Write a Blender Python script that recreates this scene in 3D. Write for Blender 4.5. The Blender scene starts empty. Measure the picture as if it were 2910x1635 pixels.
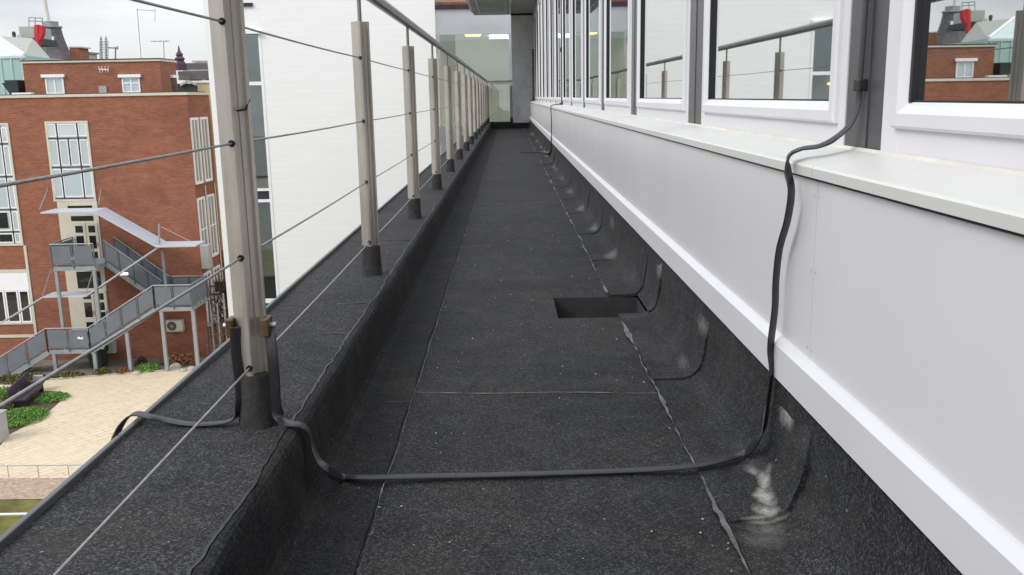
import bpy, bmesh, math, random
from mathutils import Vector, Matrix, noise
random.seed(7)
sc = bpy.context.scene
COL = sc.collection
# ------------------------------------------------------------------ camera
FPX, CX, CY = 2602.78, 1455.0, 817.5
def _d(x, y):
    return Vector((x-CX, -(y-CY), -FPX)).normalized()
YC = _d(1443, 275); ZC = -_d(1680, 13300); XC = YC.cross(ZC).normalized(); ZC = XC.cross(YC)
R = Matrix((XC, YC, ZC))                  # camera axes -> world (x right, y along the walkway, z up)
cam_d = bpy.data.cameras.new('camera'); cam = bpy.data.objects.new('camera', cam_d); COL.objects.link(cam)
cam.matrix_world = R.to_4x4(); cam_d.sensor_width = 36; cam_d.lens = 36*FPX/2910
cam_d.clip_start = .05; cam_d.clip_end = 3000
sc.camera = cam
def ray(x, y): return R @ Vector((x-CX, -(y-CY), -FPX))
def on(x, y, ax, v):
    r = ray(x, y); return r*(v/r[ax])
def at(x, y, Y): return on(x, y, 1, Y)
# ------------------------------------------------------------------ world, sun, exposure
world = bpy.data.worlds.new('World'); sc.world = world; world.use_nodes = True
wn = world.node_tree; wn.nodes.clear()
def N(t, typ, **k):
    n = t.nodes.new(typ)
    for a, b in k.items():
        if a in n.inputs: n.inputs[a].default_value = b
        else: setattr(n, a, b)
    return n
SUN_EL, SUN_ROT = math.radians(52), math.radians(205)
sky = N(wn, 'ShaderNodeTexSky'); sky.sky_type = 'NISHITA'; sky.sun_disc = False
sky.sun_elevation = SUN_EL; sky.sun_rotation = SUN_ROT
tc = N(wn, 'ShaderNodeTexCoord')
mp = N(wn, 'ShaderNodeMapping'); mp.inputs['Scale'].default_value = (1, 1, 3.2)
wn.links.new(tc.outputs['Generated'], mp.inputs['Vector'])
cn = N(wn, 'ShaderNodeTexNoise'); cn.inputs['Scale'].default_value = 2.6; cn.inputs['Detail'].default_value = 7; cn.inputs['Roughness'].default_value = .52
wn.links.new(mp.outputs[0], cn.inputs['Vector'])
cr = N(wn, 'ShaderNodeValToRGB')
cr.color_ramp.elements[0].position = .36; cr.color_ramp.elements[0].color = (4.6, 5.15, 6.1, 1)
cr.color_ramp.elements[1].position = .60; cr.color_ramp.elements[1].color = (9.3, 9.3, 9.5, 1)
wn.links.new(cn.outputs['Fac'], cr.inputs[0])
sep = N(wn, 'ShaderNodeSeparateXYZ'); wn.links.new(tc.outputs['Generated'], sep.inputs[0])
# brighter towards the zenith, as under thin high cloud
gr = N(wn, 'ShaderNodeMapRange'); gr.inputs['From Min'].default_value = .02; gr.inputs['From Max'].default_value = .35
gr.inputs['To Min'].default_value = .68; gr.inputs['To Max'].default_value = 1.45
wn.links.new(sep.outputs['Z'], gr.inputs['Value'])
mul = N(wn, 'ShaderNodeVectorMath', operation='SCALE')
wn.links.new(cr.outputs[0], mul.inputs[0]); wn.links.new(gr.outputs[0], mul.inputs['Scale'])
mixw = N(wn, 'ShaderNodeMix', data_type='RGBA'); mixw.inputs[0].default_value = .9
wn.links.new(sky.outputs[0], mixw.inputs[6]); wn.links.new(mul.outputs[0], mixw.inputs[7])
bg = N(wn, 'ShaderNodeBackground'); bg.inputs['Strength'].default_value = .10
wo = N(wn, 'ShaderNodeOutputWorld')
wn.links.new(mixw.outputs[2], bg.inputs[0]); wn.links.new(bg.outputs[0], wo.inputs[0])
sun_d = bpy.data.lights.new('sun', 'SUN'); sun_d.energy = 1.5; sun_d.angle = math.radians(24); sun_d.color = (1, .96, .9)
sun = bpy.data.objects.new('sun', sun_d); COL.objects.link(sun)
sd = Vector((-.78, -.56, .80)).normalized()           # direction towards the sun: behind and left of the camera
sun.rotation_euler = sd.to_track_quat('Z', 'Y').to_euler()
sky.sun_elevation = math.asin(sd.z); sky.sun_rotation = math.atan2(sd.x, sd.y)
sc.view_settings.view_transform = 'Standard'; sc.view_settings.look = 'None'
sc.view_settings.exposure = 0.38; sc.view_settings.gamma = 1
sc.cycles.max_bounces = 8; sc.cycles.glossy_bounces = 4; sc.cycles.transparent_max_bounces = 8
# ------------------------------------------------------------------ materials
def new_mat(name):
    m = bpy.data.materials.new(name); m.use_nodes = True
    t = m.node_tree; b = t.nodes['Principled BSDF']; return m, t, b
def geo(t, scale=(1, 1, 1), rot=(0, 0, 0)):
    g = N(t, 'ShaderNodeNewGeometry'); mpp = N(t, 'ShaderNodeMapping')
    mpp.inputs['Scale'].default_value = scale; mpp.inputs['Rotation'].default_value = rot
    t.links.new(g.outputs['Position'], mpp.inputs['Vector']); return mpp.outputs[0]
def ramp(t, src, p0, c0, p1, c1):
    r = N(t, 'ShaderNodeValToRGB'); e = r.color_ramp.elements
    e[0].position = p0; e[0].color = (*c0, 1); e[1].position = p1; e[1].color = (*c1, 1)
    t.links.new(src, r.inputs[0]); return r.outputs[0]
def noise_tex(t, vec, s, d=4, r=.55):
    n = N(t, 'ShaderNodeTexNoise'); n.inputs['Scale'].default_value = s; n.inputs['Detail'].default_value = d
    n.inputs['Roughness'].default_value = r; t.links.new(vec, n.inputs['Vector']); return n.outputs['Fac']
def mixc(t, fac, a, b, mode='MIX'):
    m = N(t, 'ShaderNodeMix', data_type='RGBA', blend_type=mode)
    for sck, v in ((0, fac), (6, a), (7, b)):
        if hasattr(v, 'links') or hasattr(v, 'is_linked'): t.links.new(v, m.inputs[sck])
        else: m.inputs[sck].default_value = v if sck == 0 else (*v, 1)
    return m.outputs[2]
def mth(t, op, a, b=None, c=None, clamp=False):
    m = N(t, 'ShaderNodeMath', operation=op); m.use_clamp = clamp
    for i, v in enumerate((a, b, c)):
        if v is None: continue
        if hasattr(v, 'is_linked'): t.links.new(v, m.inputs[i])
        else: m.inputs[i].default_value = v
    return m.outputs[0]
def bump(t, b, h, strength=.3, dist=.005):
    n = N(t, 'ShaderNodeBump'); n.inputs['Strength'].default_value = strength; n.inputs['Distance'].default_value = dist
    t.links.new(h, n.inputs['Height']); t.links.new(n.outputs[0], b.inputs['Normal'])
def M(name, c, rough=.6, var=.15, s=3., stretch=(1, 1, 1), metal=0, bmp=0, bs=40, spec=.5, dirt=None, fine=None):
    """plain surface with soft tonal variation, optional dirt blotches and bump"""
    m, t, b = new_mat(name)
    v = geo(t, stretch)
    f = noise_tex(t, v, s, 5, .6)
    lo = tuple(x*(1-var) for x in c); hi = tuple(min(1, x*(1+var)) for x in c)
    col = ramp(t, f, .3, lo, .7, hi)
    if dirt:
        dm = noise_tex(t, v, s*2.3, 8, .7)
        k = N(t, 'ShaderNodeMapRange'); k.inputs[1].default_value = .52; k.inputs[2].default_value = .75; k.inputs[4].default_value = dirt[1]
        t.links.new(dm, k.inputs[0]); col = mixc(t, k.outputs[0], col, dirt[0])
    t.links.new(col, b.inputs['Base Color'])
    b.inputs['Roughness'].default_value = rough; b.inputs['Metallic'].default_value = metal
    b.inputs['Specular IOR Level'].default_value = spec
    if bmp: bump(t, b, noise_tex(t, geo(t), bs, 3), bmp, .003)
    return m
# mineral roofing felt
STAINS = [  # x, y, z, rx, ry, rz, amount : lime bloom where water stands
    (.592, 2.135, -.93, .011, .05, .05, .55), (.595, 2.06, -.93, .013, .06, .05, 1.0), (.582, 1.985, -.93, .017, .06, .05, 1.1), (.567, 1.915, -.935, .028, .045, .05, 1.0), (.553, 1.878, -.935, .055, .018, .05, .7), (.620, 2.08, -.915, .022, .035, .03, .8), (.54, 1.84, -.94, .045, .03, .05, .3),
    (.64, 2.05, -.745, .05, .055, .035, .8), (.64, 3.90, -.735, .05, .10, .040, .75), (.60, 3.06, -.94, .03, .10, .04, .45),
    (.64, 2.98, -.76, .05, .09, .035, .5), (.60, 5.3, -.93, .05, .14, .05, .45), (.64, 4.77, -.72, .05, .12, .03, .4), (.60, 6.45, -.93, .04, .16, .04, .5),
    (.64, 5.7, -.78, .05, .15, .05, .3), (.60, 7.6, -.93, .05, .22, .04, .5), (.60, 9.0, -.93, .05, .25, .04, .35), (.61, 10.4, -.93, .05, .25, .04, .4),
    (.61, 12., -.93, .05, .4, .04, .4), (.61, 14.5, -.93, .05, .4, .04, .5), (.61, 17., -.93, .06, .5, .05, .4), (.61, 19.5, -.93, .06, .5, .05, .4), (.58, 23., -.93, .08, .8, .05, .4),
    (.52, 1.80, -.94, .05, .04, .04, .2), (.50, 3.83, -.945, .09, .012, .02, .35)]
def felt(name, stains=False, tone=1.0):
    m, t, b = new_mat(name)
    v = geo(t)
    big = noise_tex(t, v, 1.7, 5, .6); mid = noise_tex(t, v, 11, 5, .65)
    gran = noise_tex(t, v, 85, 3, .75)
    def cells(sc_):
        vc = N(t, 'ShaderNodeTexVoronoi'); vc.inputs['Scale'].default_value = sc_; t.links.new(v, vc.inputs['Vector'])
        sp = N(t, 'ShaderNodeSeparateColor'); t.links.new(vc.outputs['Color'], sp.inputs[0]); return sp.outputs[0]
    fine = cells(290)
    c1 = ramp(t, big, .3, (.0155*tone, .0168*tone, .018*tone), .72, (.027*tone, .0265*tone, .028*tone))
    c2 = mixc(t, .6, c1, ramp(t, mid, .3, (.55, .55, .56), .75, (1.4, 1.37, 1.33)), 'MULTIPLY')
    c3 = mixc(t, .40, c2, ramp(t, gran, .34, (.5, .51, .53), .68, (2.0, 2.0, 2.05)), 'MULTIPLY')
    pw = mth(t, 'MULTIPLY_ADD', mth(t, 'POWER', fine, 3.0), 2.6, .48)
    sc3 = N(t, 'ShaderNodeVectorMath', operation='SCALE'); t.links.new(c3, sc3.inputs[0]); t.links.new(pw, sc3.inputs['Scale']); c3 = sc3.outputs[0]
    c3 = mixc(t, .45, c3, ramp(t, noise_tex(t, v, 3.1, 5, .65), .38, (.88, 1.0, 1.10), .62, (1.16, 1.0, .92)), 'MULTIPLY')
    # brownish silt patches
    c3 = mixc(t, mth(t, 'MULTIPLY', mth(t, 'SUBTRACT', noise_tex(t, v, 4.3, 6, .7), .52, clamp=True), 1.6, clamp=True), c3, (.065, .058, .046))
    # scattered pale grit
    vo = N(t, 'ShaderNodeTexVoronoi'); vo.inputs['Scale'].default_value = 26; t.links.new(v, vo.inputs['Vector'])
    sel = mth(t, 'MULTIPLY', mth(t, 'LESS_THAN', vo.outputs['Distance'], .075), mth(t, 'GREATER_THAN', noise_tex(t, v, 12, 2), .60))
    c3 = mixc(t, mth(t, 'MULTIPLY', sel, .6), c3, (.34, .34, .33))
    if stains:
        tot = None
        nz = noise_tex(t, v, 42, 8, .8)
        warp = N(t, 'ShaderNodeTexNoise'); warp.inputs['Scale'].default_value = 9; t.links.new(v, warp.inputs['Vector'])
        wv = N(t, 'ShaderNodeVectorMath', operation='MULTIPLY_ADD'); wv.inputs[1].default_value = (.05, .05, .05)
        t.links.new(warp.outputs['Color'], wv.inputs[0])
        g2 = N(t, 'ShaderNodeVectorMath', operation='ADD'); g2.inputs[1].default_value = (-.025, -.025, -.025)
        t.links.new(v, g2.inputs[0]); t.links.new(g2.outputs[0], wv.inputs[2])
        for x, y, z, rx, ry, rz, am in STAINS:
            s = N(t, 'ShaderNodeVectorMath', operation='SUBTRACT'); s.inputs[1].default_value = (x, y, z); t.links.new(wv.outputs[0], s.inputs[0])
            d = N(t, 'ShaderNodeVectorMath', operation='DIVIDE'); d.inputs[1].default_value = (rx, ry, rz); t.links.new(s.outputs[0], d.inputs[0])
            l = N(t, 'ShaderNodeVectorMath', operation='LENGTH'); t.links.new(d.outputs[0], l.inputs[0])
            k = mth(t, 'MULTIPLY', mth(t, 'SUBTRACT', 1.15, l.outputs['Value'], clamp=True), am*(.72 if y > 2.5 else 1))
            tot = k if tot is None else mth(t, 'MAXIMUM', tot, k)
        a = mth(t, 'MULTIPLY', tot, mth(t, 'MULTIPLY_ADD', nz, 3.4, -.95, clamp=True), clamp=True)
        c3 = mixc(t, a, c3, (.38, .38, .345))
        hz = mth(t, 'MULTIPLY', mth(t, 'SUBTRACT', noise_tex(t, geo(t, (1, .5, 1)), 7, 6, .65), .5, clamp=True), .5)
        c3 = mixc(t, hz, c3, (.17, .17, .18))
    t.links.new(c3, b.inputs['Base Color'])
    b.inputs['Roughness'].default_value = .85; b.inputs['Specular IOR Level'].default_value = .25
    bump(t, b, mth(t, 'ADD', gran, fine), .45, .002)
    return m
def glass(name, tint, lo, hi, edge0=.25, edge1=.75, rcol=(.9, .93, .92), see=True):
    """coated glazing: mirror share grows towards grazing view, the rest lets the room show"""
    m, t, b = new_mat(name); t.nodes.remove(b); out = t.nodes['Material Output']
    lw = N(t, 'ShaderNodeLayerWeight'); lw.inputs['Blend'].default_value = .5
    k = N(t, 'ShaderNodeMapRange')
    for i, vv in ((1, edge0), (2, edge1), (3, lo), (4, hi)): k.inputs[i].default_value = vv
    t.links.new(lw.outputs['Facing'], k.inputs[0])
    gl = N(t, 'ShaderNodeBsdfGlossy'); gl.inputs['Roughness'].default_value = .012; gl.inputs['Color'].default_value = (*rcol, 1)
    bumpn = N(t, 'ShaderNodeBump'); bumpn.inputs['Strength'].default_value = .05; bumpn.inputs['Distance'].default_value = .01
    t.links.new(noise_tex(t, geo(t), 1.3, 1), bumpn.inputs['Height']); t.links.new(bumpn.outputs[0], gl.inputs['Normal'])
    if see: tr = N(t, 'ShaderNodeBsdfTransparent')
    else: tr = N(t, 'ShaderNodeBsdfDiffuse')
    tr.inputs['Color'].default_value = (*tint, 1)
    mx = N(t, 'ShaderNodeMixShader')
    t.links.new(k.outputs[0], mx.inputs[0]); t.links.new(tr.outputs[0], mx.inputs[1]); t.links.new(gl.outputs[0], mx.inputs[2])
    t.links.new(mx.outputs[0], out.inputs[0]); return m
def brick(name, c1, c2, mortar, plane='xz', sx=1.0, patch=(.16, .055, .035)):
    m, t, b = new_mat(name)
    g = N(t, 'ShaderNodeNewGeometry'); s = N(t, 'ShaderNodeSeparateXYZ'); t.links.new(g.outputs['Position'], s.inputs[0])
    cb = N(t, 'ShaderNodeCombineXYZ')
    u = mth(t, 'ADD', s.outputs['X'], s.outputs['Y'])
    t.links.new(u, cb.inputs[0]); t.links.new(s.outputs['Z'], cb.inputs[1])
    bt = N(t, 'ShaderNodeTexBrick'); bt.inputs['Scale'].default_value = 1
    bt.inputs['Brick Width'].default_value = .235*sx; bt.inputs['Row Height'].default_value = .085*sx; bt.inputs['Mortar Size'].default_value = .010*sx
    bt.inputs['Color1'].default_value = (*c1, 1); bt.inputs['Color2'].default_value = (*c2, 1); bt.inputs['Mortar'].default_value = (*mortar, 1)
    bt.inputs['Bias'].default_value = -.1
    t.links.new(cb.outputs[0], bt.inputs['Vector'])
    v = geo(t, (.8, .8, 2.2))
    streak = noise_tex(t, v, 1.6, 7, .68)
    col = mixc(t, .5, bt.outputs['Color'], ramp(t, streak, .33, (.66, .62, .60), .68, (1.25, 1.28, 1.28)), 'MULTIPLY')
    p = mth(t, 'MULTIPLY', mth(t, 'SUBTRACT', noise_tex(t, geo(t, (1, 1, 1.6)), .33, 4), .5, clamp=True), 2.2, clamp=True)
    col = mixc(t, p, col, patch)
    t.links.new(col, b.inputs['Base Color']); b.inputs['Roughness'].default_value = .9
    return m
MT = {}
MT['felt'] = felt('roofing_felt'); MT['felt_stain'] = felt('roofing_felt_cove', True, 1.0); MT['felt_top'] = felt('kerb_felt', False, 1.3); MT['felt_sleeve'] = M('sleeve_felt', (.024, .0235, .0235), .85, .5, 45, bmp=.6, bs=70); MT['felt_shaded'] = felt('shade_toned_upstand_felt', False, .6)  # upstand felt: lower tone paints in the shade on kerb face and foot
MT['sleeve_plain'] = M('plain_felt', (.021, .021, .0215), .85, .3, 9, bmp=.3, bs=50)
MT['bitumen'] = M('bitumen_bead', (.12, .12, .118), .7, .6, 22)
MT['bitumen_dark'] = M('bitumen_dark', (.018, .018, .02), .5, .3, 30)
MT['panel'] = M('grey_cladding', (.66, .66, .675), .24, .035, 1.2, (1, 1, .5), spec=.5)
MT['trim'] = M('flashing_white', (.63, .63, .65), .35, .03, 2)
MT['sill'] = M('sill_paint', (.58, .58, .56), .42, .03, 2.5, (1, .5, 1), dirt=((.46, .45, .41), .22))
MT['white_frame'] = M('white_frame', (.66, .66, .685), .3, .02, 4)
MT['gasket'] = M('black_rubber', (.008, .008, .009), .5, .2, 5)
MT['mullion'] = M('grey_mullion', (.066, .069, .075), .36, .12, 3, (1, 1, .6))
MT['glass'] = glass('window_glass', (.55, .6, .58), .32, .90, .2, .66)
MT['room'] = M('room_wall', (.16, .16, .15), .9, .2, .8)
MT['soffit'] = M('soffit_paint', (.42, .42, .42), .8, .12, 1.5, dirt=((.25, .24, .2), .4))
MT['pier'] = M('pier_render', (.80, .79, .79), .85, .1, 2.5, dirt=((.30, .27, .22), .35), bmp=.4, bs=30)
MT['rust'] = M('bare_brick', (.30, .17, .10), .9, .4, 14, bmp=.6, bs=40)
MT['post'] = M('galvanised_post', (.50, .46, .41), .42, .16, 5, (1, 1, .5), metal=.7, dirt=((.30, .27, .24), .5))
MT['rail'] = M('handrail_steel', (.24, .24, .23), .34, .2, 6, metal=.6)
MT['wire'] = M('steel_wire', (.34, .33, .32), .45, .2, 60, metal=.6)
MT['hole'] = M('hole_black', (.004, .004, .004), .9, .1, 5)
MT['tape'] = M('black_pvc_tape', (.015, .015, .0165), .42, .25, 18, dirt=((.045, .045, .045), .5))
MT['bronze'] = M('bronze_clamp', (.13, .085, .04), .45, .3, 30, metal=.6)
MT['zinc'] = M('zinc_bolt', (.5, .5, .48), .35, .1, 30, metal=.7)
MT['edge'] = M('edge_trim_grey', (.10, .105, .11), .42, .2, 8, (1, .4, 1))
MT['white_wall'] = None
MT['sealant'] = M('old_sealant', (.58, .56, .50), .6, .15, 6)
MT['brick'] = brick('red_brick', (.325, .112, .058), (.235, .078, .043), (.27, .15, .105))
MT['brick_o'] = brick('orange_brick', (.36, .13, .06), (.30, .10, .05), (.28, .16, .10))
MT['cream'] = M('cream_paint', (.62, .58, .48), .7, .06, 2, dirt=((.4, .36, .28), .4))
MT['cream_wall'] = M('cream_render', (.66, .54, .33), .85, .05, 1)
MT['dark_glass'] = glass('dark_glass', (.02, .022, .024), .06, .5, .2, .9, see=False)
MT['mid_glass'] = glass('mid_glass', (.20, .23, .22), .15, .6, .2, .9, see=False)
MT['pale_glass'] = glass('pale_glass', (.52, .60, .62), .25, .6, .2, .9, see=False)
MT['black_bar'] = M('black_steel', (.02, .02, .024), .5, .2, 5)
MT['galv'] = M('galvanised_steel', (.33, .35, .37), .5, .14, 2, metal=.3)
MT['galv_dark'] = M('stair_steel', (.16, .17, .18), .6, .2, 2, metal=.3)
MT['mesh_panel'] = M('grey_guard_panel', (.145, .165, .19), .7, .10, 1.5)
MT['canopy'] = M('canopy_sheet', (.50, .54, .60), .5, .05, 1.2)
MT['slate'] = M('slate', (.115, .105, .11), .8, .3, 1.2, (1, 1, 3), dirt=((.2, .17, .18), .5))
MT['roof_dark'] = M('roof_felt_far', (.05, .05, .052), .9, .3, 2)
MT['mint'] = M('mint_glass_wall', (.36, .56, .50), .35, .10, .8, (1, 1, .3))
MT['mint_roof'] = M('pale_glass_roof', (.55, .66, .66), .35, .12, 1.2)
MT['roof_beige'] = M('beige_roof', (.42, .42, .36), .7, .1, 1.5)
MT['bright_white'] = M('white_paint', (.88, .88, .88), .5, .03, 3)
MT['red'] = M('red_sheet', (.55, .02, .03), .5, .25, 1.5)
MT['plantbox'] = M('plant_housing', (.40, .43, .38), .6, .08, 1)
MT['green_dark'] = M('green_bin', (.02, .05, .032), .5, .2, 3)
MT['skip'] = M('skip_black', (.018, .03, .028), .5, .3, 3)
MT['turret'] = M('turret_tiles', (.085, .05, .075), .8, .3, 4)
MT['mast'] = M('mast_grey', (.22, .23, .24), .6, .2, 3)
MT['pale_mast'] = M('pale_mast', (.70, .66, .60), .6, .1, 3)
MT['grass'] = M('planting_green', (.10, .20, .035), .9, .5, 6, bmp=.8, bs=12)
MT['leaf'] = M('leaf_green', (.13, .27, .045), .7, .4, 9)
MT['leaf_dry'] = M('leaf_olive', (.13, .115, .03), .8, .45, 7)
MT['leaf_brown'] = M('dead_bracken', (.22, .11, .05), .9, .4, 7)
MT['soil'] = M('soil', (.085, .055, .038), .95, .35, 3, bmp=.8, bs=20)
MT['moss'] = M('moss_lawn', (.115, .105, .022), .95, .55, 1.4, dirt=((.05, .055, .02), .9), bmp=.7, bs=10)
MT['stone'] = M('pale_stone', (.42, .38, .33), .9, .25, 5)
MT['bench'] = M('bench_purple_black', (.045, .03, .055), .45, .3, 3)
MT['box_grey'] = M('grey_plastic', (.38, .38, .38), .6, .06, 2)
MT['acwhite'] = M('ac_casing', (.52, .50, .46), .5, .05, 3)
MT['yard'] = M('yard_concrete', (.20, .18, .16), .9, .3, .8, dirt=((.12, .09, .07), .6))
MT['ground'] = M('ground_tarmac', (.16, .155, .15), .9, .2, .3)
MT['twig'] = M('bare_twigs', (.05, .035, .028), .9, .3, 4)
def emis(name, c, s):
    m, t, b = new_mat(name); b.inputs['Base Color'].default_value = (*c, 1)
    b.inputs['Emission Color'].default_value = (*c, 1); b.inputs['Emission Strength'].default_value = s; return m
MT['lamp_warm'] = emis('warm_lamp', (1, .80, .16), 4); MT['lamp_cool'] = emis('cool_lamp', (.9, 1, .95), 9)
def white_wall():
    m, t, b = new_mat('white_boarding')
    g = N(t, 'ShaderNodeNewGeometry'); s = N(t, 'ShaderNodeSeparateXYZ'); t.links.new(g.outputs['Position'], s.inputs[0])
    fr = mth(t, 'FRACT', mth(t, 'DIVIDE', s.outputs['Z'], .150))
    groove = mth(t, 'LESS_THAN', fr, .09)
    nz = noise_tex(t, geo(t, (.7, .7, 7)), 1.4, 6, .6)
    soft = mth(t, 'MULTIPLY', groove, mth(t, 'MULTIPLY_ADD', nz, 1.5, -.45, clamp=True))
    base = ramp(t, nz, .3, (.86, .86, .85), .7, (.91, .91, .90))
    t.links.new(mixc(t, mth(t, 'MULTIPLY', soft, .35), base, (.60, .60, .59)), b.inputs['Base Color'])
    b.inputs['Roughness'].default_value = .6
    bump(t, b, mth(t, 'SUBTRACT', 1, soft), .3, .01); return m
MT['white_wall'] = white_wall()
def paving():
    m, t, b = new_mat('cream_paving')
    bt = N(t, 'ShaderNodeTexBrick'); t.links.new(geo(t, (1, 1, 1), (0, 0, math.radians(-52))), bt.inputs['Vector'])
    bt.inputs['Scale'].default_value = 1; bt.inputs['Brick Width'].default_value = .9; bt.inputs['Row Height'].default_value = .34; bt.inputs['Mortar Size'].default_value = .022
    bt.inputs['Color1'].default_value = (.66, .56, .40, 1); bt.inputs['Color2'].default_value = (.60, .50, .36, 1); bt.inputs['Mortar'].default_value = (.40, .32, .23, 1)
    mot = noise_tex(t, geo(t), 2.3, 7, .65)
    fade = noise_tex(t, geo(t), .35, 3)
    c = mixc(t, mth(t, 'MULTIPLY_ADD', fade, 2.2, -.55, clamp=True), (.64, .54, .385), bt.outputs['Color'])
    c = mixc(t, .5, c, ramp(t, mot, .3, (.80, .78, .76), .7, (1.12, 1.12, 1.12)), 'MULTIPLY')
    t.links.new(c, b.inputs['Base Color']); b.inputs['Roughness'].default_value = .9; return m
MT['paving'] = paving()
def gravel():
    m, t, b = new_mat('pink_gravel'); vo = N(t, 'ShaderNodeTexVoronoi'); vo.inputs['Scale'].default_value = 9
    t.links.new(geo(t), vo.inputs['Vector'])
    t.links.new(mixc(t, .5, (.42, .30, .22), vo.outputs['Color'], 'MULTIPLY'), b.inputs['Base Color'])
    c = mixc(t, .15, ramp(t, noise_tex(t, geo(t), 5, 6, .8), .35, (.26, .18, .13), .65, (.50, .38, .29)), vo.outputs['Color'], 'SOFT_LIGHT')
    t.links.new(c, b.inputs['Base Color']); b.inputs['Roughness'].default_value = .95; bump(t, b, vo.outputs['Distance'], .6, .03); return m
MT['gravel'] = gravel()
# ------------------------------------------------------------------ mesh helpers
class MB:
    def __init__(s): s.v = []; s.f = []; s.smooth = []
    def add(s, vs, fs, smooth=False):
        o = len(s.v); s.v += [tuple(p) for p in vs]; s.f += [[i+o for i in f] for f in fs]; s.smooth += [smooth]*len(fs); return s
    def box(s, x0, x1, y0, y1, z0, z1, bev=0):
        if x0 > x1: x0, x1 = x1, x0
        if y0 > y1: y0, y1 = y1, y0
        if z0 > z1: z0, z1 = z1, z0
        if bev:
            bm = bmesh.new(); bmesh.ops.create_cube(bm, size=1)
            bmesh.ops.scale(bm, vec=(x1-x0, y1-y0, z1-z0), verts=bm.verts)
            bmesh.ops.translate(bm, vec=((x0+x1)/2, (y0+y1)/2, (z0+z1)/2), verts=bm.verts)
            bmesh.ops.bevel(bm, geom=bm.edges[:], offset=bev, segments=2, affect='EDGES', profile=.5)
            bm.verts.index_update()
            s.add([v.co[:] for v in bm.verts], [[v.index for v in f.verts] for f in bm.faces]); bm.free(); return s
        return s.add([(x0,y0,z0),(x1,y0,z0),(x1,y1,z0),(x0,y1,z0),(x0,y0,z1),(x1,y0,z1),(x1,y1,z1),(x0,y1,z1)],
              [(0,3,2,1),(4,5,6,7),(0,1,5,4),(1,2,6,5),(2,3,7,6),(3,0,4,7)])
    def prism(s, poly, a, b):
        """poly: 3-D points of one face; a,b: offset vectors for the two ends"""
        a, b = Vector(a), Vector(b); n = len(poly)
        vs = [Vector(p)+a for p in poly]+[Vector(p)+b for p in poly]
        return s.add(vs, [list(range(n))[::-1], list(range(n, 2*n))]+[(i, (i+1) % n, n+(i+1) % n, n+i) for i in range(n)])
    def tube(s, pts, r, n=8, cap=True, r2=None):
        pts = [Vector(p) for p in pts]; rings = []
        for i, p in enumerate(pts):
            t = (pts[min(i+1, len(pts)-1)]-pts[max(i-1, 0)]).normalized()
            up = Vector((0, 0, 1)) if abs(t.z) < .9 else Vector((0, 1, 0))
            u = t.cross(up).normalized(); w = t.cross(u)
            rr = r if r2 is None else r+(r2-r)*i/(len(pts)-1)
            rings.append([p+(u*math.cos(2*math.pi*k/n)+w*math.sin(2*math.pi*k/n))*rr for k in range(n)])
        vs = [q for rg in rings for q in rg]; fs = []
        for i in range(len(rings)-1):
            for k in range(n): fs.append((i*n+k, i*n+(k+1) % n, (i+1)*n+(k+1) % n, (i+1)*n+k))
        s.add(vs, fs, True)
        if cap: s.add(rings[0], [list(range(n))]); s.add(rings[-1], [list(range(n))[::-1]])
        return s
    def lathe(s, cx, cy, prof, n=20, cap=True):
        vs = []; fs = []
        for r, z in prof: vs += [(cx+r*math.cos(2*math.pi*k/n), cy+r*math.sin(2*math.pi*k/n), z) for k in range(n)]
        for i in range(len(prof)-1):
            for k in range(n): fs.append((i*n+k, i*n+(k+1) % n, (i+1)*n+(k+1) % n, (i+1)*n+k))
        s.add(vs, fs, True)
        if cap: s.add(vs[-n:], [list(range(n))]); s.add(vs[:n], [list(range(n))[::-1]])
        return s
    def build(s, name, mat, parent=None, kind=None):
        me = bpy.data.meshes.new(name); me.from_pydata(s.v, [], s.f); me.update()
        me.polygons.foreach_set('use_smooth', s.smooth); me.validate(); me.materials.append(mat)
        bm = bmesh.new(); bm.from_mesh(me); bmesh.ops.recalc_face_normals(bm, faces=bm.faces); bm.to_mesh(me); bm.free()
        o = bpy.data.objects.new(name, me); COL.objects.link(o)
        if parent: o.parent = parent; o.matrix_parent_inverse = parent.matrix_world.inverted()
        if kind: o['kind'] = kind
        return o
def box(*a, **k): return MB().box(*a, **k)
def thing(name, label, cat, loc=(0, 0, 0), group=None):
    o = bpy.data.objects.new(name, None); COL.objects.link(o); o.location = loc; o.empty_display_size = .2
    o.matrix_world = Matrix.Translation(loc)
    o['label'] = label; o['category'] = cat
    if group: o['group'] = group
    return o
def tag(o, label, cat, group=None):
    o['label'] = label; o['category'] = cat
    if group: o['group'] = group
    return o
def nz(x, y=0, z=0): return noise.noise(Vector((x, y, z)))
def frange(a, b, st):
    out = []; v = a
    while v < b-1e-6: out.append(v); v += st
    out.append(b); return out
def ys(a, b):       # finer sampling close to the camera
    out = []; v = a
    while v < b-1e-4:
        out.append(v); v += .02 if v < 4 else (.04 if v < 8 else .12)
    out.append(b); return out
def sweep(prof, ylist, fn=None):
    """prof: list of (x,z); extrude along y with optional fn(x,y,z,i)->(x,z)"""
    mb = MB(); n = len(prof); vs = []
    for y in ylist:
        for i, (x, z) in enumerate(prof):
            if fn: x, z = fn(x, y, z, i)
            vs.append((x, y, z))
    fs = [(j*n+i, j*n+i+1, (j+1)*n+i+1, (j+1)*n+i) for j in range(len(ylist)-1) for i in range(n-1)]
    mb.add(vs, fs, True); mb.add([vs[i] for i in range(n)], [list(range(n))]) if n > 2 else None
    return mb

Y0, YE = -4.0, 28.15        # walkway run behind the camera to its far end
FZ = -.94                   # walkway felt, camera eye is at 0
KX0, KX1, KZ = -.90, -.50, -.75
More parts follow.
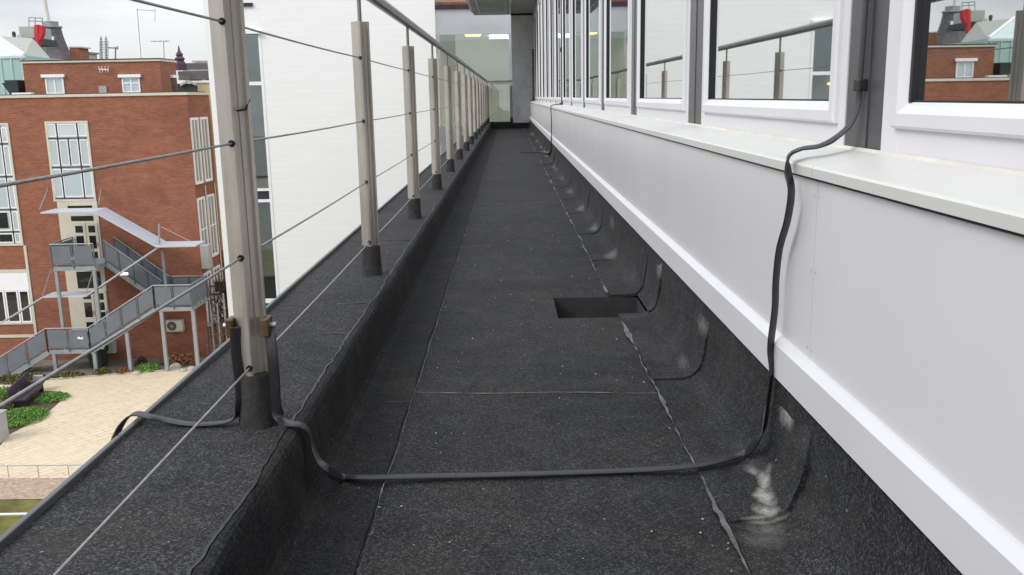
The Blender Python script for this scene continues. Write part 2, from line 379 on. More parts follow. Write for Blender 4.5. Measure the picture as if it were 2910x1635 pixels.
# ------------------------------------------------------------------ walkway (structure)
walk = bpy.data.objects.new('roof_walkway', None); COL.objects.link(walk); walk['kind'] = 'structure'
HX0, HX1, HY0, HY1 = .20, .592, 3.845, 4.24          # sump let into the felt
mb = MB()
def sheet(x0, x1, y0, y1, z, st=.12):
    xs = frange(x0, x1, st); yl = frange(y0, y1, st if y0 < 9 else .4)
    vs = [(x, y, z+.0035*nz(x*3, y*1.6)) for y in yl for x in xs]; n = len(xs)
    mb.add(vs, [(j*n+i, j*n+i+1, (j+1)*n+i+1, (j+1)*n+i) for j in range(len(yl)-1) for i in range(n-1)], True)
sheet(-.55, .70, Y0, HY0, FZ); sheet(-.55, HX0, HY0, HY1, FZ); sheet(-.55, .70, HY1, YE+.2, FZ)
mb.build('felt_sheet', MT['felt'], walk)
hb = MB(); d = -1.062
hb.add([(HX0,HY0,FZ+.001),(HX1,HY0,FZ+.001),(HX1,HY1,FZ+.001),(HX0,HY1,FZ+.001),(HX0+.02,HY0,d),(HX1,HY0,d),(HX1,HY1-.01,d),(HX0+.02,HY1-.01,d)],
       [(0,1,5,4),(1,2,6,5),(2,3,7,6),(3,0,4,7),(4,5,6,7)])
hb.build('drain_sump', MT['sleeve_plain'], walk)
# cove and upstand against the wall, lapped sheets about a metre long
COVE = [(.467, FZ+.004), (.53, FZ+.004), (.572, FZ+.006), (.594, FZ+.013), (.612, FZ+.028), (.626, FZ+.052), (.635, FZ+.085), (.641, FZ+.13), (.646, FZ+.20), (.652, -.665)]
def cove_norm(i):
    a = COVE[max(i-1, 0)]; b = COVE[min(i+1, len(COVE)-1)]; tx, tz = b[0]-a[0], b[1]-a[1]; l = math.hypot(tx, tz); return (-tz/l, tx/l)
lap_r = random.Random(4)
breaks = [Y0, -2.9, -1.9, -.9, 0., .95, 1.88, 2.91, HY0, HY1, 5.2, 6.24, 7.35, 8.4, 9.5, 10.3, 11.9, 12.8, 14.2, 15.0, 16.6, 17.9, 19.9, 21.3, 24.0, 26.5, YE]
for k in range(len(breaks)-1):
    a, b = breaks[k], breaks[k+1]; lamp = lap_r.uniform(.25, 1.15) if a > 4.3 else 1
    start = 3 if (a == HY0) else 0
    ln = b-a+.05; yl = [a+(b+.04-a)*q/ (30 if a < 8 else 8) for q in range((30 if a < 8 else 8)+1)]
    vs = []; n = len(COVE)-start; pr = []
    for q, y in enumerate(yl):
        lift = .010*(1-q/(len(yl)-1))**2+.001
        for i in range(start, len(COVE)):
            nx, nzv = cove_norm(i); x, z = COVE[i]; lift = (.010*lamp*(1-q/(len(yl)-1))**2+.001)*(.25 if i >= len(COVE)-2 else 1)
            w = .0055*nz(x*7+k*3, y*3.3, z*7)+.002*nz(x*30, y*14, z*30)
            if i == 0: x += .010*nz(y*5, 3.)+.006*nz(y*23, 9.)
            yy = y
            if q == 0: yy = y+.012*nz(i*.9, k*5.)+.03*(math.sin(i*.5+k))*.4
            vs.append((x+nx*(lift+w), yy, z+nzv*(lift+w) if i > 1 else z+lift*.6+.002))
    m_ = len(yl); mb = MB()
    mb.add(vs, [(j*n+i, j*n+i+1, (j+1)*n+i+1, (j+1)*n+i) for j in range(m_-1) for i in range(n-1)], True)
    # turned-down near end and floor edge so the lap has a real thickness
    base = []
    for i in range(start, len(COVE)):
        nx, nzv = cove_norm(i); x, z = COVE[i]; base.append((vs[i-start][0]-nx*.013, vs[i-start][1], vs[i-start][2]-nzv*.013))
    fr = [vs[i] for i in range(n)]+base
    mb.add(fr, [(i, i+1, n+i+1, n+i) for i in range(n-1)])
    if start == 0:
        ed = [vs[j*n] for j in range(m_)]; lo = [(p[0]-.002, p[1], FZ-.004) for p in ed]
        mb.add(ed+lo, [(j, j+1, m_+j+1, m_+j) for j in range(m_-1)])
    mb.build('upstand_felt', MT['felt_stain'], walk)
# torch-on seam beads
def ribbon(pts, wfn, z, name, mat, parent, th=.0012, seed=0):
    vs = []; n = len(pts)
    for j, (x, y) in enumerate(pts):
        a = pts[max(j-1, 0)]; b = pts[min(j+1, n-1)]; tx, ty = b[0]-a[0], b[1]-a[1]; l = math.hypot(tx, ty) or 1
        px, py = -ty/l, tx/l; w = wfn(j/(n-1), x, y)
        off = .25*w*nz(x*40+seed, y*40)
        for s_, zz in ((-1, z), (-1, z+th), (1, z+th), (1, z)): vs.append((x+px*(s_*w/2+off), y+py*(s_*w/2+off), zz+.0035*nz(x*3, y*1.6)*(abs(x) < .46)))
    fs = []
    for j in range(n-1):
        for k_ in range(3): fs.append((j*4+k_, j*4+k_+1, (j+1)*4+k_+1, (j+1)*4+k_))
    return MB().add(vs, fs).build(name, mat, parent)
def wob(x, y, s=0): return x+.009*nz(y*3.1, s)+.0045*nz(y*13, s+4)+.002*nz(y*40, s)
def wr(t, x, y):
    v = .0015+.034*max(0, nz(y*2.4, 7.)-.10)+.009*nz(y*15, 2.)+.008*nz(y*50, 6.)
    return max(.0004, v)*(1 if y < 6 else 1.4)
yl = [y for y in ys(.3, HY0-.12)]
ribbon([(wob(.461, y, 1), y) for y in yl], wr, FZ+.010, 'seam_bead', MT['bitumen'], walk)
yl = [y for y in ys(HY1+.05, YE-.2)]
ribbon([(wob(.461, y, 1), y) for y in yl], wr, FZ+.010, 'seam_bead', MT['bitumen'], walk)
ribbon([(wob(-.318, y, 11), y) for y in ys(.3, 13)], lambda t, x, y: max(.0003, .0010+.0045*nz(y*6, 3)+.003*nz(y*40, 8)), FZ+.009, 'seam_bead', MT['bitumen'], walk)
for yy, x0, x1, s_ in ((2.83, -.32, .46, 0), (8.2, -.30, .46, 1), (13.85, -.45, .47, 2), (20.3, -.4, .47, 3)):
    ribbon([(x, yy+.008*nz(x*4, s_)+.0025*nz(x*25, s_)-.07*(x-.0)*(s_ == 0)*.9) for x in frange(x0, x1, .012)], lambda t, x, y: max(.0004, .0026+.006*nz(x*16, 3)+.003*nz(x*60, 1)) * (1+.08*y), FZ+.003, 'seam_bead', MT['bitumen'], walk)
for yy, x0, x1 in ((2.75, -.44, -.32), (4.8, -.46, -.33), (5.75, -.45, -.32), (9.9, -.45, -.32)):
    ribbon([(x, yy+.006*nz(x*20, yy)) for x in frange(x0, x1, .01)], lambda t, x, y: .005, FZ+.007, 'seam_bead', MT['bitumen_dark'], walk)
# loose grit and droppings
gm = MB()
for i in range(150):
    x = random.uniform(-.45, .5); y = random.uniform(.9, 7)**1; r = random.uniform(.0015, .0035)
    if HX0-.02 < x < HX1 and HY0-.02 < y < HY1+.02: continue
    gm.add([(x+r*math.cos(a)*random.uniform(.7, 1.3), y+r*math.sin(a)*random.uniform(.7, 1.3), FZ+.003) for a in (0, 1.2, 2.5, 3.8, 5)]+[(x, y, FZ+.003+r)], [(0,1,5),(1,2,5),(2,3,5),(3,4,5),(4,0,5)])
gm.build('grit', MT['stone'], None, 'stuff')

# ------------------------------------------------------------------ parapet kerb
kerb = thing('parapet_kerb', 'low black felt covered parapet kerb running under the railing posts', 'parapet', (-.7, 0, KZ))
yl = ys(Y0, YE+.5)
def kf(x, y, z, i):
    return x+.004*nz(y*2.2, i)+.002*nz(y*9, i), z+.0045*nz(x*5, y*2.1)+.0015*nz(x*20, y*9)
sweep([(KX0+.004, KZ-.004), (-.82, KZ), (-.74, KZ+.002), (-.66, KZ), (-.58, KZ), (-.505, KZ-.004)], yl, kf).build('kerb_top', MT['felt_top'], kerb)
def kf2(x, y, z, i):
    if i <= 1: x += .012*nz(y*2.7, 5.)+.007*nz(y*11, 6.)+.005*nz(y*37, 7.)+.003*nz(y*90, 3)
    j = .0045*nz(y*3.1, z*6)+.003*nz(y*12, z*15)+.0015*nz(y*33, z*30)
    if i in (3, 4, 5): x += j; z += .3*j
    if i >= 11: x += .007*nz(y*3, 8)
    return x, z
LAP = [(-.519, KZ+.001), (-.517, KZ+.010), (-.508, KZ+.009), (-.500, KZ+.004), (-.494, KZ-.008), (-.489, KZ-.04), (-.486, KZ-.10), (-.482, KZ-.145), (-.472, KZ-.168), (-.455, KZ-.180), (-.43, FZ+.009), (-.327, FZ+.006), (-.326, FZ-.004)]
ku = sweep(LAP, yl, kf2); ku.smooth = [False]*len(ku.smooth)
ribbon([(-.523+.012*nz(y*2.7, 5.)+.007*nz(y*11, 6.)+.005*nz(y*37, 7.)+.003*nz(y*90, 3), y) for y in ys(.3, YE)], lambda t, x, y: max(.002, .006+.007*nz(y*9, 4)), KZ+.004, 'lap_bead', MT['bitumen_dark'], kerb, th=.006)
ku.build('kerb_upstand', MT['felt_shaded'], kerb)
# cross laps on the kerb top
for yy in (.9, 2.9, 3.35, 4.9, 6.9, 8.8, 10.8):
    pts = [(x, yy+.012*nz(x*6, yy)) for x in frange(-.86, -.53, .01)]
    ribbon(pts, lambda t, x, y: .006+.003*nz(x*30, 1), KZ+.001, 'kerb_lap', MT['bitumen_dark'], kerb)
# outer face and metal edge trim
MB().box(KX0-.002, KX0+.003, Y0, YE+.5, KZ-.30, KZ-.008).build('kerb_face', MT['edge'], kerb)
e = MB()
for a, b in ((Y0, 1.98), (1.985, 5.0), (5.005, 8.0), (8.005, 11), (11.005, 14), (14.005, 17), (17.005, 20), (20.005, 23), (23.005, YE+.5)):
    e.box(KX0-.007, KX0+.006, a, b, KZ-.055, KZ+.010, bev=.003)
e.build('edge_trim', MT['edge'], kerb)
MB().box(KX0-.02, .14, YE, YE+.5, KZ-.3, KZ-.0015).build('end_kerb', MT['felt'], kerb)
MB().box(.135, .66, YE-.04, YE+.46, FZ-.05, -.79).build('end_upstand', MT['felt'], kerb)

# ------------------------------------------------------------------ railing
rl = thing('railing', 'galvanised steel railing of square posts, four tension wires and a tubular handrail', 'railing', (-.607, 0, KZ))
PX = -.607; S = .0275
WZ = [.168, -.09, -.345, -.603]
def post(x, y, near=False):
    q = S*math.sqrt(2)
    z0, z1 = -.70, .314
    cs = []
    # square section set corner-on to the walkway, with softened corners
    for a in (-90, 0, 90, 180):
        for da in (-7, 7):
            ang = math.radians(a+da); rr = q*.955; cs.append((x+rr*math.cos(ang), y+rr*math.sin(ang)))
    f0 = Vector(cs[1]); f1 = Vector(cs[2]); dn = Vector((-.7071, .7071))   # recessed channel on the face towards the walkway
    cs = cs[:2]+[tuple(f0.lerp(f1, t_)+dn*dd) for t_, dd in ((.10, 0), (.14, .011), (.52, .013), (.54, .010), (.84, .010), (.88, 0))]+cs[2:]
    mb = MB(); n = len(cs)
    levels = [z0, -.35, 0, z1-.001, z1]
    mb.add([(cx_, cy_, z) for z in levels for cx_, cy_ in cs], [(j*n+i, j*n+(i+1) % n, (j+1)*n+(i+1) % n, (j+1)*n+i) for j in range(len(levels)-1) for i in range(n)]+[list(range((len(levels)-1)*n, len(levels)*n))])
    p = mb.build('post', MT['post'], rl)
    sl = MB().lathe(x, y, [(.046, KZ-.004), (.045, KZ+.006), (.0432, KZ+.02), (.0415, KZ+.07), (.0395, KZ+.124), (.039, KZ+.128), (.03, KZ+.129)], 20)
    sl.build('felt_sleeve', MT['felt_sleeve'], p)
    MB().tube([(x, y, z1-.02), (x, y, .432)], .0085, 8).build('handrail_stem', MT['rail'], p)
    if y > 0 and y < 8:
        for wz in WZ: MB().add(*disc(x, y-q*.955, wz, .0075)).build('wire_hole', MT['hole'], p)
    if near:
        s_ = MB(); 
        for (a1, z_a), (a2, z_b) in (((.35, -.020), (.72, -.018)), ((.72, -.018), (.95, .004))):
            p1 = (x+q*a1, y-q*(1-a1), z_a); p2 = (x+q*a2, y-q*(1-a2), z_b); s_.tube([p1, p2], .0022, 6)
        s_.build('weld_mark', MT['hole'], p)
    return p
def disc(x, y, z, r, n=10):
    vs = [(x+r*math.cos(2*math.pi*k/n), y-.004, z+r*math.sin(2*math.pi*k/n)) for k in range(n)]+[(x+r*math.cos(2*math.pi*k/n), y+.006, z+r*math.sin(2*math.pi*k/n)) for k in range(n)]
    return vs, [list(range(n))]+[(i, (i+1) % n, n+(i+1) % n, n+i) for i in range(n)]
ypost = [2.07+1.87*i for i in range(-2, 15)]
for i, y in enumerate(ypost): post(PX, y, abs(y-2.07) < .01)
post(.10, ypost[-1])
MB().tube([(PX, Y0, .453), (PX, ypost[-1]+.01, .453)], .027, 14).build('handrail', MT['rail'], rl)
MB().tube([(PX-.01, ypost[-1], .453), (.14, ypost[-1], .453)], .027, 14).build('handrail', MT['post'], rl)
for wz in WZ:
    w = MB()
    for a, b in zip([Y0]+ypost, ypost):
        pts = [(PX, a+(b-a)*t, wz-.006*math.sin(math.pi*t)*(.5+.3*nz(a, wz))) for t in (0, .2, .4, .6, .8, 1)]
        w.tube(pts, .0027, 6, cap=False)
    w.build('tension_wire', MT['wire'], rl)
w = MB()
for wz in WZ: w.tube([(PX, ypost[-1], wz), (.10, ypost[-1], wz)], .003, 5)
w.build('tension_wire', MT['wire'], rl)

# ------------------------------------------------------------------ office building on the right
off = thing('office_building', 'white office wing with a long band of windows above grey cladding along the walkway', 'building', (.7, 0, FZ))
MOD = 1.92; C0 = 2.06
cent = [C0+MOD*i for i in range(-3, 14)]
YW0, YW1 = cent[0], YE+.5
XP = .660                                 # cladding face
for i in range(-3, 14):
    a, b = C0-.10+MOD*i, C0-.10+MOD*(i+1); b = min(b, YW1)
    if a > YW1-.1: continue
    pn = MB(); pn.box(XP, XP+.03, a+.0015, b-.0015, -.62, -.1895)
    p = pn.build('cladding_panel', MT['panel'], off)
    sm = MB()
    for zz in (-.222, -.385, -.56):
        for dy in (-.014, .014):
            sm.add([(XP-.0008, a+dy+.002*math.cos(t), zz+.002*math.sin(t)) for t in (0, 1, 2, 3, 4, 5)], [range(6)])
    if a > Y0: sm.build('rivets', MT['mullion'], p)
    s_ = MB().prism([(.645, 0, -.181), (.645, 0, -.161), (.650, 0, -.1565), (.80, 0, -.131), (.80, 0, -.181)], (0, a+.001, 0), (0, b-.001, 0))
    s_.build('window_sill', MT['sill'], off)
MB().box(XP+.004, XP+.02, YW0, YW1, -.1894, -.1812).build('shadow_gap', MT['gasket'], off)
# sloping ledge and flashing above the felt
MB().prism([(.668, 0, -.583), (.655, 0, -.585), (.638, 0, -.600), (.637, 0, -.679), (.668, 0, -.679)], (0, YW0, 0), (0, YW1, 0)).build('flashing', MT['trim'], off)
MB().box(.67, .80, YW0, YW1, -1.4, -.190).build('plinth', MT['panel'], off)
MB().box(.645, .672, YW0, YW1, -1.4, -.692).build('plinth', MT['felt'], off)
ZH = 2.24
def window(y0, y1):
    z0, z1 = -.131, ZH
    f = MB(); fw, fb = .088, .062
    fn = .048; f.box(.794, .87, y0, y0+fn, z0, z1, bev=.003); f.box(.794, .87, y1-fw, y1, z0, z1, bev=.003)
    f.box(.7945, .87, y0+fn, y1-fw, z0, z0+fb); f.box(.7945, .87, y0+fn, y1-fw, z1-fb, z1)
    w = f.build('window', MT['white_frame'], off)
    s_ = MB(); a, b = y0+fn-.012, y1-fw+.012; c, d_ = z0+fb-.008, z1-fb+.008; sw = .055; sb = .052
    # bevelled sash: mitred frame, sloping in towards the glass
    def ringp(o, x): return [(x, a+o, c+o), (x, b-o, c+o), (x, b-o, d_-o), (x, a+o, d_-o)]
    rings = [ringp(0, .804), ringp(0, .785), ringp(.006, .779), ringp(.030, .779), ringp(.046, .791), ringp(.052, .797)]
    vs = [p for r in rings for p in r]
    s_.add(vs, [(j*4+i, j*4+(i+1) % 4, (j+1)*4+(i+1) % 4, (j+1)*4+i) for j in range(5) for i in range(4)])
    s_.build('sash', MT['white_frame'], w)
    g = MB(); o = .052
    A, B, C, D_ = a+o, b-o, c+o, d_-o
    g.box(.793, .806, B-.010, B+.001, C, D_); g.box(.797, .806, A-.001, A+.006, C, D_)
    g.box(.798, .806, A+.006, B-.010, C-.001, C+.004); g.box(.798, .806, A+.006, B-.010, D_-.006, D_+.001)
    g.build('gasket', MT['gasket'], w)
    dx = .017 if abs(y0-(C0-MOD+.14)) < .02 else 0
    MB().add([(.806+dx, A, C), (.806, B, C), (.806, B, D_), (.806+dx, A, D_)], [(0, 1, 2, 3)]).build('pane', MT['glass'], w)
for i in range(len(cent)-1): window(cent[i]+.14, min(cent[i+1]-(.085 if abs(cent[i+1]-C0) < .01 else .15), YW1))
for c in cent:
    mb = MB()
    mb.box(.799, .86, c-.145, c+.0, -.136, ZH+.02); mb.box(.796, .858, c+.004, c+.130, -.1365, ZH+.02)
    mb.build('mullion', MT['mullion'], off)
    MB().box(.803, .85, c-.1495, c-.1455, -.134, ZH).box(.803, .85, c+.1305, c+.1395, -.134, ZH).build('mullion_gasket', MT['gasket'], off)
MB().prism([(.786, 0, -.1335), (.7935, 0, -.1335), (.7935, 0, -.1265), (.791, 0, -.1275)], (0, YW0, 0), (0, YW1, 0)).build('sealant', MT['sealant'], off)
MB().box(.79, .90, YW0, YW1, ZH+.02, 2.42).build('window_head', MT['soffit'], off)
MB().box(.80, .806, YW0, 23.9, 2.42, 2.72).build('upper_wall', MT['panel'], off)
rm = MB(); rm.box(4.2, 4.3, YW0, YW1, -1.2, 2.6); rm.box(.9, 4.3, YW0, YW1, -1.25, -1.2); rm.box(.9, 4.3, YW0, YW1, 2.42, 2.5)
rm.box(.9, 4.3, YW1, YW1+.1, -1.2, 2.5); rm.box(.9, 4.3, YW0-.1, YW0, -1.2, 2.5)
rm.build('room_interior', MT['room'], off)
# overhanging soffit near the end and the pier under it
so = MB(); so.prism([(-.97, 0, 2.44), (.95, 0, 2.44), (.95, 0, 2.72), (-1.08, 0, 2.72), (-1.08, 0, 2.56)], (0, 24, 0), (0, 29.0, 0))
so.build('overhang', MT['soffit'], off)
sr = MB(); sr.box(.09, .135, 24, 28.6, 2.40, 2.441); sr.box(-.80, -.77, 24.2, 28.5, 2.425, 2.441); sr.box(-.02, .0, 24.2, 28.5, 2.425, 2.441)
for yy in (24.4, 26.2, 28.0): sr.box(-.77, -.02, yy, yy+.03, 2.425, 2.441)
sr.build('soffit_rib', MT['trim'], off)
MB().box(.14, .86, YE+.45, YE+1.3, -1.4, 2.438).build('end_pier', MT['pier'], off)
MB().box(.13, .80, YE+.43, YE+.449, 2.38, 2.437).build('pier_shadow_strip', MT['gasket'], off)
rp = MB()
for k in range(26):
    z = -.55+.075*k; wdt = .03+.03*abs(nz(k*.9))+(.05 if k < 6 else 0)
    rp.box(.81-wdt-.02, .83, YE+.432, YE+.449, z, z+.068)
rp.build('exposed_brick', MT['rust'], off)

# ------------------------------------------------------------------ flat lightning tape
def catmull(P, n=8):
    out = []
    for i in range(len(P)-1):
        p0, p1, p2, p3 = P[max(i-1, 0)], P[i], P[i+1], P[min(i+2, len(P)-1)]
        for k in range(n):
            t = k/n
            out.append(.5*((2*p1)+(p2-p0)*t+(2*p0-5*p1+4*p2-p3)*t*t+(3*p1-p0-3*p2+p3)*t**3))
    out.append(P[-1]); return out
def tape(pts, W, name, parent=None, T=.0045, w=.026):
    P = catmull([Vector(p) for p in pts]); D = catmull([Vector(q) for q in W]); vs = []
    for i, p in enumerate(P):
        t = (P[min(i+1, len(P)-1)]-P[max(i-1, 0)]).normalized()
        d_ = (D[i]-t*D[i].dot(t)).normalized(); n_ = t.cross(d_)
        for a, b in ((-1, -.5), (-.85, -1), (.85, -1), (1, -.5), (1, .5), (.85, 1), (-.85, 1), (-1, .5)):
            vs.append(p+d_*(a*w/2)+n_*(b*T/2))
    n = 8; fs = [(j*n+i, j*n+(i+1) % n, (j+1)*n+(i+1) % n, (j+1)*n+i) for j in range(len(P)-1) for i in range(n)]
    fs += [list(range(n)), list(range(len(vs)-n, len(vs)))]
    mb = MB(); mb.add(vs, fs, True); return mb.build(name, MT['tape'], parent)
Y_, X_, Z_ = (0, 1, 0), (1, 0, 0), (0, 0, 1)
near = thing('lightning_tape', 'flat black lightning conductor tape crossing the roof in the foreground and rising over the sill', 'cable', (0, 2.1, FZ))
path = [(.788, 2.075, 2.3), (.788, 2.085, 1.0), (.787, 2.085, .30), (.785, 2.088, .02), (.782, 2.085, -.035), (.765, 2.08, -.075), (.735, 2.085, -.105)]
wd = [(0, 1, 0)]*5+[(.1, 1, .2), (.2, 1, .3)]
def addp(p, w_): path.append(tuple(p)); wd.append(w_)
addp(on(2330, 415, 0, .70), (.2, 1, .2)); addp(on(2275, 424, 0, .665), (.1, 1, .1)); addp(on(2243, 448, 0, .628), (.3, .9, 0))
for (x, y, xx) in ((2240, 490, .624), (2249, 545, .628), (2238, 625, .630), (2215, 710, .630), (2205, 800, .630), (2202, 880, .629), (2190, 985, .628), (2192, 1060, .630), (2181, 1150, .624), (2171, 1215, .611)):
    addp(on(x, y, 0, xx), (.75, .66, 0) if y < 1000 else (.55, .83, 0))
addp(on(2152, 1256, 0, .597), (.15, 1, 0)); addp(on(2115, 1286, 2, FZ+.035), Y_); addp(on(2050, 1309, 2, FZ+.026), Y_)
addp(on(1960, 1326, 2, FZ+.021), Y_)
for x, y in ((1800, 1337), (1600, 1344), (1400, 1350), (1200, 1354), (1080, 1357), (1020, 1357), (970, 1354)): addp(on(x, y, 2, FZ+(.0105 if x > 1300 else .014 if x > 1100 else .021)), Y_)
addp(on(934, 1338, 0, -.430), Y_); addp(on(905, 1305, 0, -.455), Y_); addp(on(888, 1264, 0, -.470), Y_); addp(on(876, 1228, 0, -.478), Y_)
addp(on(852, 1208, 2, KZ+.018), Y_); addp(on(820, 1204, 2, KZ+.018), Y_)
XW = (1, -.25, 0)
addp(on(797, 1190, 2, KZ+.022), (.5, .8, 0)); addp(on(785, 1155, 1, 2.04), XW); addp(on(780, 1080, 1, 2.035), XW); addp(on(774, 1010, 1, 2.035), XW); addp(on(768, 955, 1, 2.045), XW); addp(on(765, 938, 1, 2.052), XW)
tape(path, wd, 'conductor_tape', near, w=.027)
path = []; wd = []
for x, y in ((668, 930), (669, 970), (673, 1020), (682, 1090), (683, 1145)): addp(on(x, y, 1, 2.04), (1, .5, 0))
addp(on(674, 1182, 1, 2.05), (.3, 1, 0))
for x, y, zz in ((640, 1200, .012), (580, 1206, .010), (520, 1203, .010), (465, 1192, .016), (425, 1184, .024)): addp(on(x, y, 2, KZ+zz), Y_)
addp((-.915, 2.10, KZ+.018), Y_); addp((-.937, 2.075, KZ-.004), (.1, 1, 0)); addp((-.935, 2.03, KZ-.028), (0, 1, .4)); addp((-.925, 1.96, KZ-.03), (0, .3, 1))
tape(path, wd, 'conductor_tape', near, w=.024)
for xa, sgn in ((-.648, -1), (-.566, 1)):
    c = MB(); c.box(xa-.008, xa+.008, 2.036, 2.080, -.530, -.488, bev=.003); o = c.build('clamp', MT['bronze'], near)
    MB().tube([(xa+sgn*.008, 2.062, -.508), (xa+sgn*.020, 2.062, -.508)], .007, 6).build('bolt', MT['zinc'], o)
MB().box(.776, .797, 2.068, 2.104, -.002, .024, bev=.003).build('clip', MT['gasket'], near)
far = thing('lightning_tape', 'second black conductor tape dropping over the sill far down the walkway', 'cable', (.6, 13.6, FZ))
tape([(.785, 13.64, 2.2), (.785, 13.64, .6), (.785, 13.63, -.05), (.76, 13.6, -.115), (.70, 13.55, -.125), (.63, 13.52, -.14), (.622, 13.5, -.2), (.628, 13.52, -.4), (.628, 13.6, -.62), (.622, 13.8, -.80), (.60, 14.6, -.88), (.585, 15.3, -.905), (.56, 15.5, -.915), (.45, 15.55, -.92), (.186, 15.5, -.922)],
     [Y_]*15, 'conductor_tape', far, w=.045, T=.012)
MB().box(.768, .797, 13.60, 13.68, .62, .68, bev=.004).build('clip', MT['gasket'], far)

# ------------------------------------------------------------------ setting: courtyard
G = -13.0
def gp(x, y): return on(x, y, 2, G)
def flat(pts, z, name, mat, kind='structure', n=1):
    return MB().add([(p[0], p[1], z) for p in pts], [list(range(len(pts)))]).build(name, mat, None, kind)
flat([(-900, -300), (900, -300), (900, 1500), (-900, 1500)], G-.02, 'ground', MT['ground'])
flat([(-40, 31.2), (-.9, 30.2), (-.9, 47), (-15, 44.2), (-24.4, 41.9), (-40, 41.2)], G+.004, 'courtyard_paving', MT['paving'])
flat([(-40, 41.2), (-24.4, 41.9), (-15, 44.2), (-15, 50), (-40, 50)], G, 'planted_strip', MT['yard'])
flat([(-40, 29.2), (-.9, 28.6), (-.9, 30.2), (-40, 31.2)], G+.006, 'gravel_strip', MT['gravel'])
flat([(-60, -30), (-.9, -30), (-.9, 28.6), (-60, 29.2)], G+.008, 'moss_lawn', MT['moss'])
flat([gp(0, 1268), gp(22, 1238), gp(65, 1216), gp(128, 1180), gp(196, 1120), gp(150, 1112), gp(0, 1118), (-29, 38.8), (-27, 34.6)], G+.012, 'planting_bed', MT['soil'])
MB().box(-40, -.9, 27.62, 27.70, G+.005, G+.05).build('lawn_edging', MT['bright_white'], None, 'structure')
# low rail along the paving edge
fen = thing('low_rail', 'low thin steel rail along the edge of the cream paving by the gravel', 'fence', (-18, 31, G))
fm = MB(); fp = MB()
a, b = Vector((-30, 30.95, G)), Vector((-5, 30.4, G))
for zz in (.46,): fm.tube([a+Vector((0, 0, zz)), b+Vector((0, 0, zz))], .018, 6)
fm.build('rail', MT['galv'], fen)
for k in range(24):
    p = a.lerp(b, k/23); MB().tube([p, p+Vector((0, 0, .46))], .014, 5).build('upright', MT['galv'], fen)
# ------------------------------------------------------------------ foliage helper
def foliage(name, cx, cy, cz, rx, ry, rz, n, size, mat, parent=None, seed=0, flatb=True):
    rnd = random.Random(seed); mb = MB()
    for _ in range(n):
        while True:
            u = Vector((rnd.uniform(-1, 1), rnd.uniform(-1, 1), rnd.uniform(0 if flatb else -1, 1)))
            if u.length < 1 and u.length > .25*rnd.random() and nz(u.x*2+seed, u.y*2, u.z*2) > -.35: break
        p = Vector((cx+u.x*rx, cy+u.y*ry, cz+u.z*rz)); s = size*rnd.uniform(.5, 1.4)
        a = Vector((rnd.uniform(-1, 1), rnd.uniform(-1, 1), rnd.uniform(-1, 1))).normalized(); b_ = a.cross(Vector((rnd.uniform(-1, 1), rnd.uniform(-1, 1), .3))).normalized()
        mb.add([p-a*s, p+b_*s*.45, p+a*s, p-b_*s*.45], [(0, 1, 2, 3)])
    return mb.build(name, mat, parent)
def shrub(label, p, rx, ry, rz, n, size, mat, seed, group=None, cat='shrub', name='shrub'):
    t = thing(name, label, cat, p, group)
    foliage('foliage', p[0], p[1], p[2]+.05, rx, ry, rz, n, size, mat, t, seed)
    st = MB()
    for k in range(4):
        an = k*1.6+seed; st.tube([(p[0], p[1], p[2]), (p[0]+rx*.4*math.cos(an), p[1]+ry*.4*math.sin(an), p[2]+rz*.7)], .02, 5, r2=.006)
    st.build('stem', MT['twig'], t); return t
p = gp(52, 1192); shrub('bright green low ground cover mound in front of the bench', (p.x+.05, p.y, G), 1.15, 1.3, .26, 5200, .05, MT['leaf'], 3, cat='ground cover', name='ground_cover_plant')
p = gp(10, 1150); shrub('rounded mid green shrub behind the dark bench at the frame edge', (p.x, p.y, G), 1.0, .8, .75, 3000, .06, MT['leaf'], 4)
p = gp(150, 1135); shrub('small green plant at the far end of the dark bench', (p.x, p.y, G), .75, .7, .24, 1500, .05, MT['leaf'], 5)
p = gp(0, 1195); shrub('yellowish plants at the left frame edge beside the bench', (p.x-.6, p.y+1.2, G), .7, 1.0, .5, 600, .09, MT['leaf_dry'], 6)
# bench
bA, bB = gp(78, 1163), gp(128, 1112)
bn = thing('bench', 'dark purple and black timber bench in the planting bed', 'bench', ((bA.x+bB.x)/2, (bA.y+bB.y)/2, G))
dv = (bB-bA); L = dv.length; dv.normalize(); sv = Vector((-dv.y, dv.x, 0))
def obox(mb, o, dx, dy, u0, u1, v0, v1, z0, z1):
    q = [o+dx*u0+dy*v0, o+dx*u1+dy*v0, o+dx*u1+dy*v1, o+dx*u0+dy*v1]
    mb.add([(k.x, k.y, G+z0) for k in q]+[(k.x, k.y, G+z1) for k in q], [(0,3,2,1),(4,5,6,7),(0,1,5,4),(1,2,6,5),(2,3,7,6),(3,0,4,7)])
mb = MB(); obox(mb, bA, dv, sv, -.1, L+.1, 0, .62, .40, .47); mb.build('seat', MT['bench'], bn)
mb = MB(); obox(mb, bA, dv, sv, -.1, L+.1, .62, .70, .38, .98); mb.build('backrest', MT['bench'], bn)
for u in (.02, L-.15):
    mb = MB(); obox(mb, bA, dv, sv, u, u+.1, .03, .58, 0, .40); mb.build('leg', MT['black_bar'], bn)
mb = MB(); obox(mb, bA, dv, sv, .15, L-.15, .05, .10, .22, .38); mb.build('apron', MT['bench'], bn)
mb = MB(); obox(mb, bB, dv, sv, .12, .32, .1, .5, .30, .72); mb.build('arm_block', MT['box_grey'], bn)
p = gp(6, 1252)
bl = thing('plastic_box', 'pale grey utility box standing at the planting edge, left frame edge', 'utility box', (p.x, p.y, G))
MB().box(p.x-.65, p.x+.12, p.y-.3, p.y+.35, G, G+1.12, bev=.03).build('body', MT['box_grey'], bl)
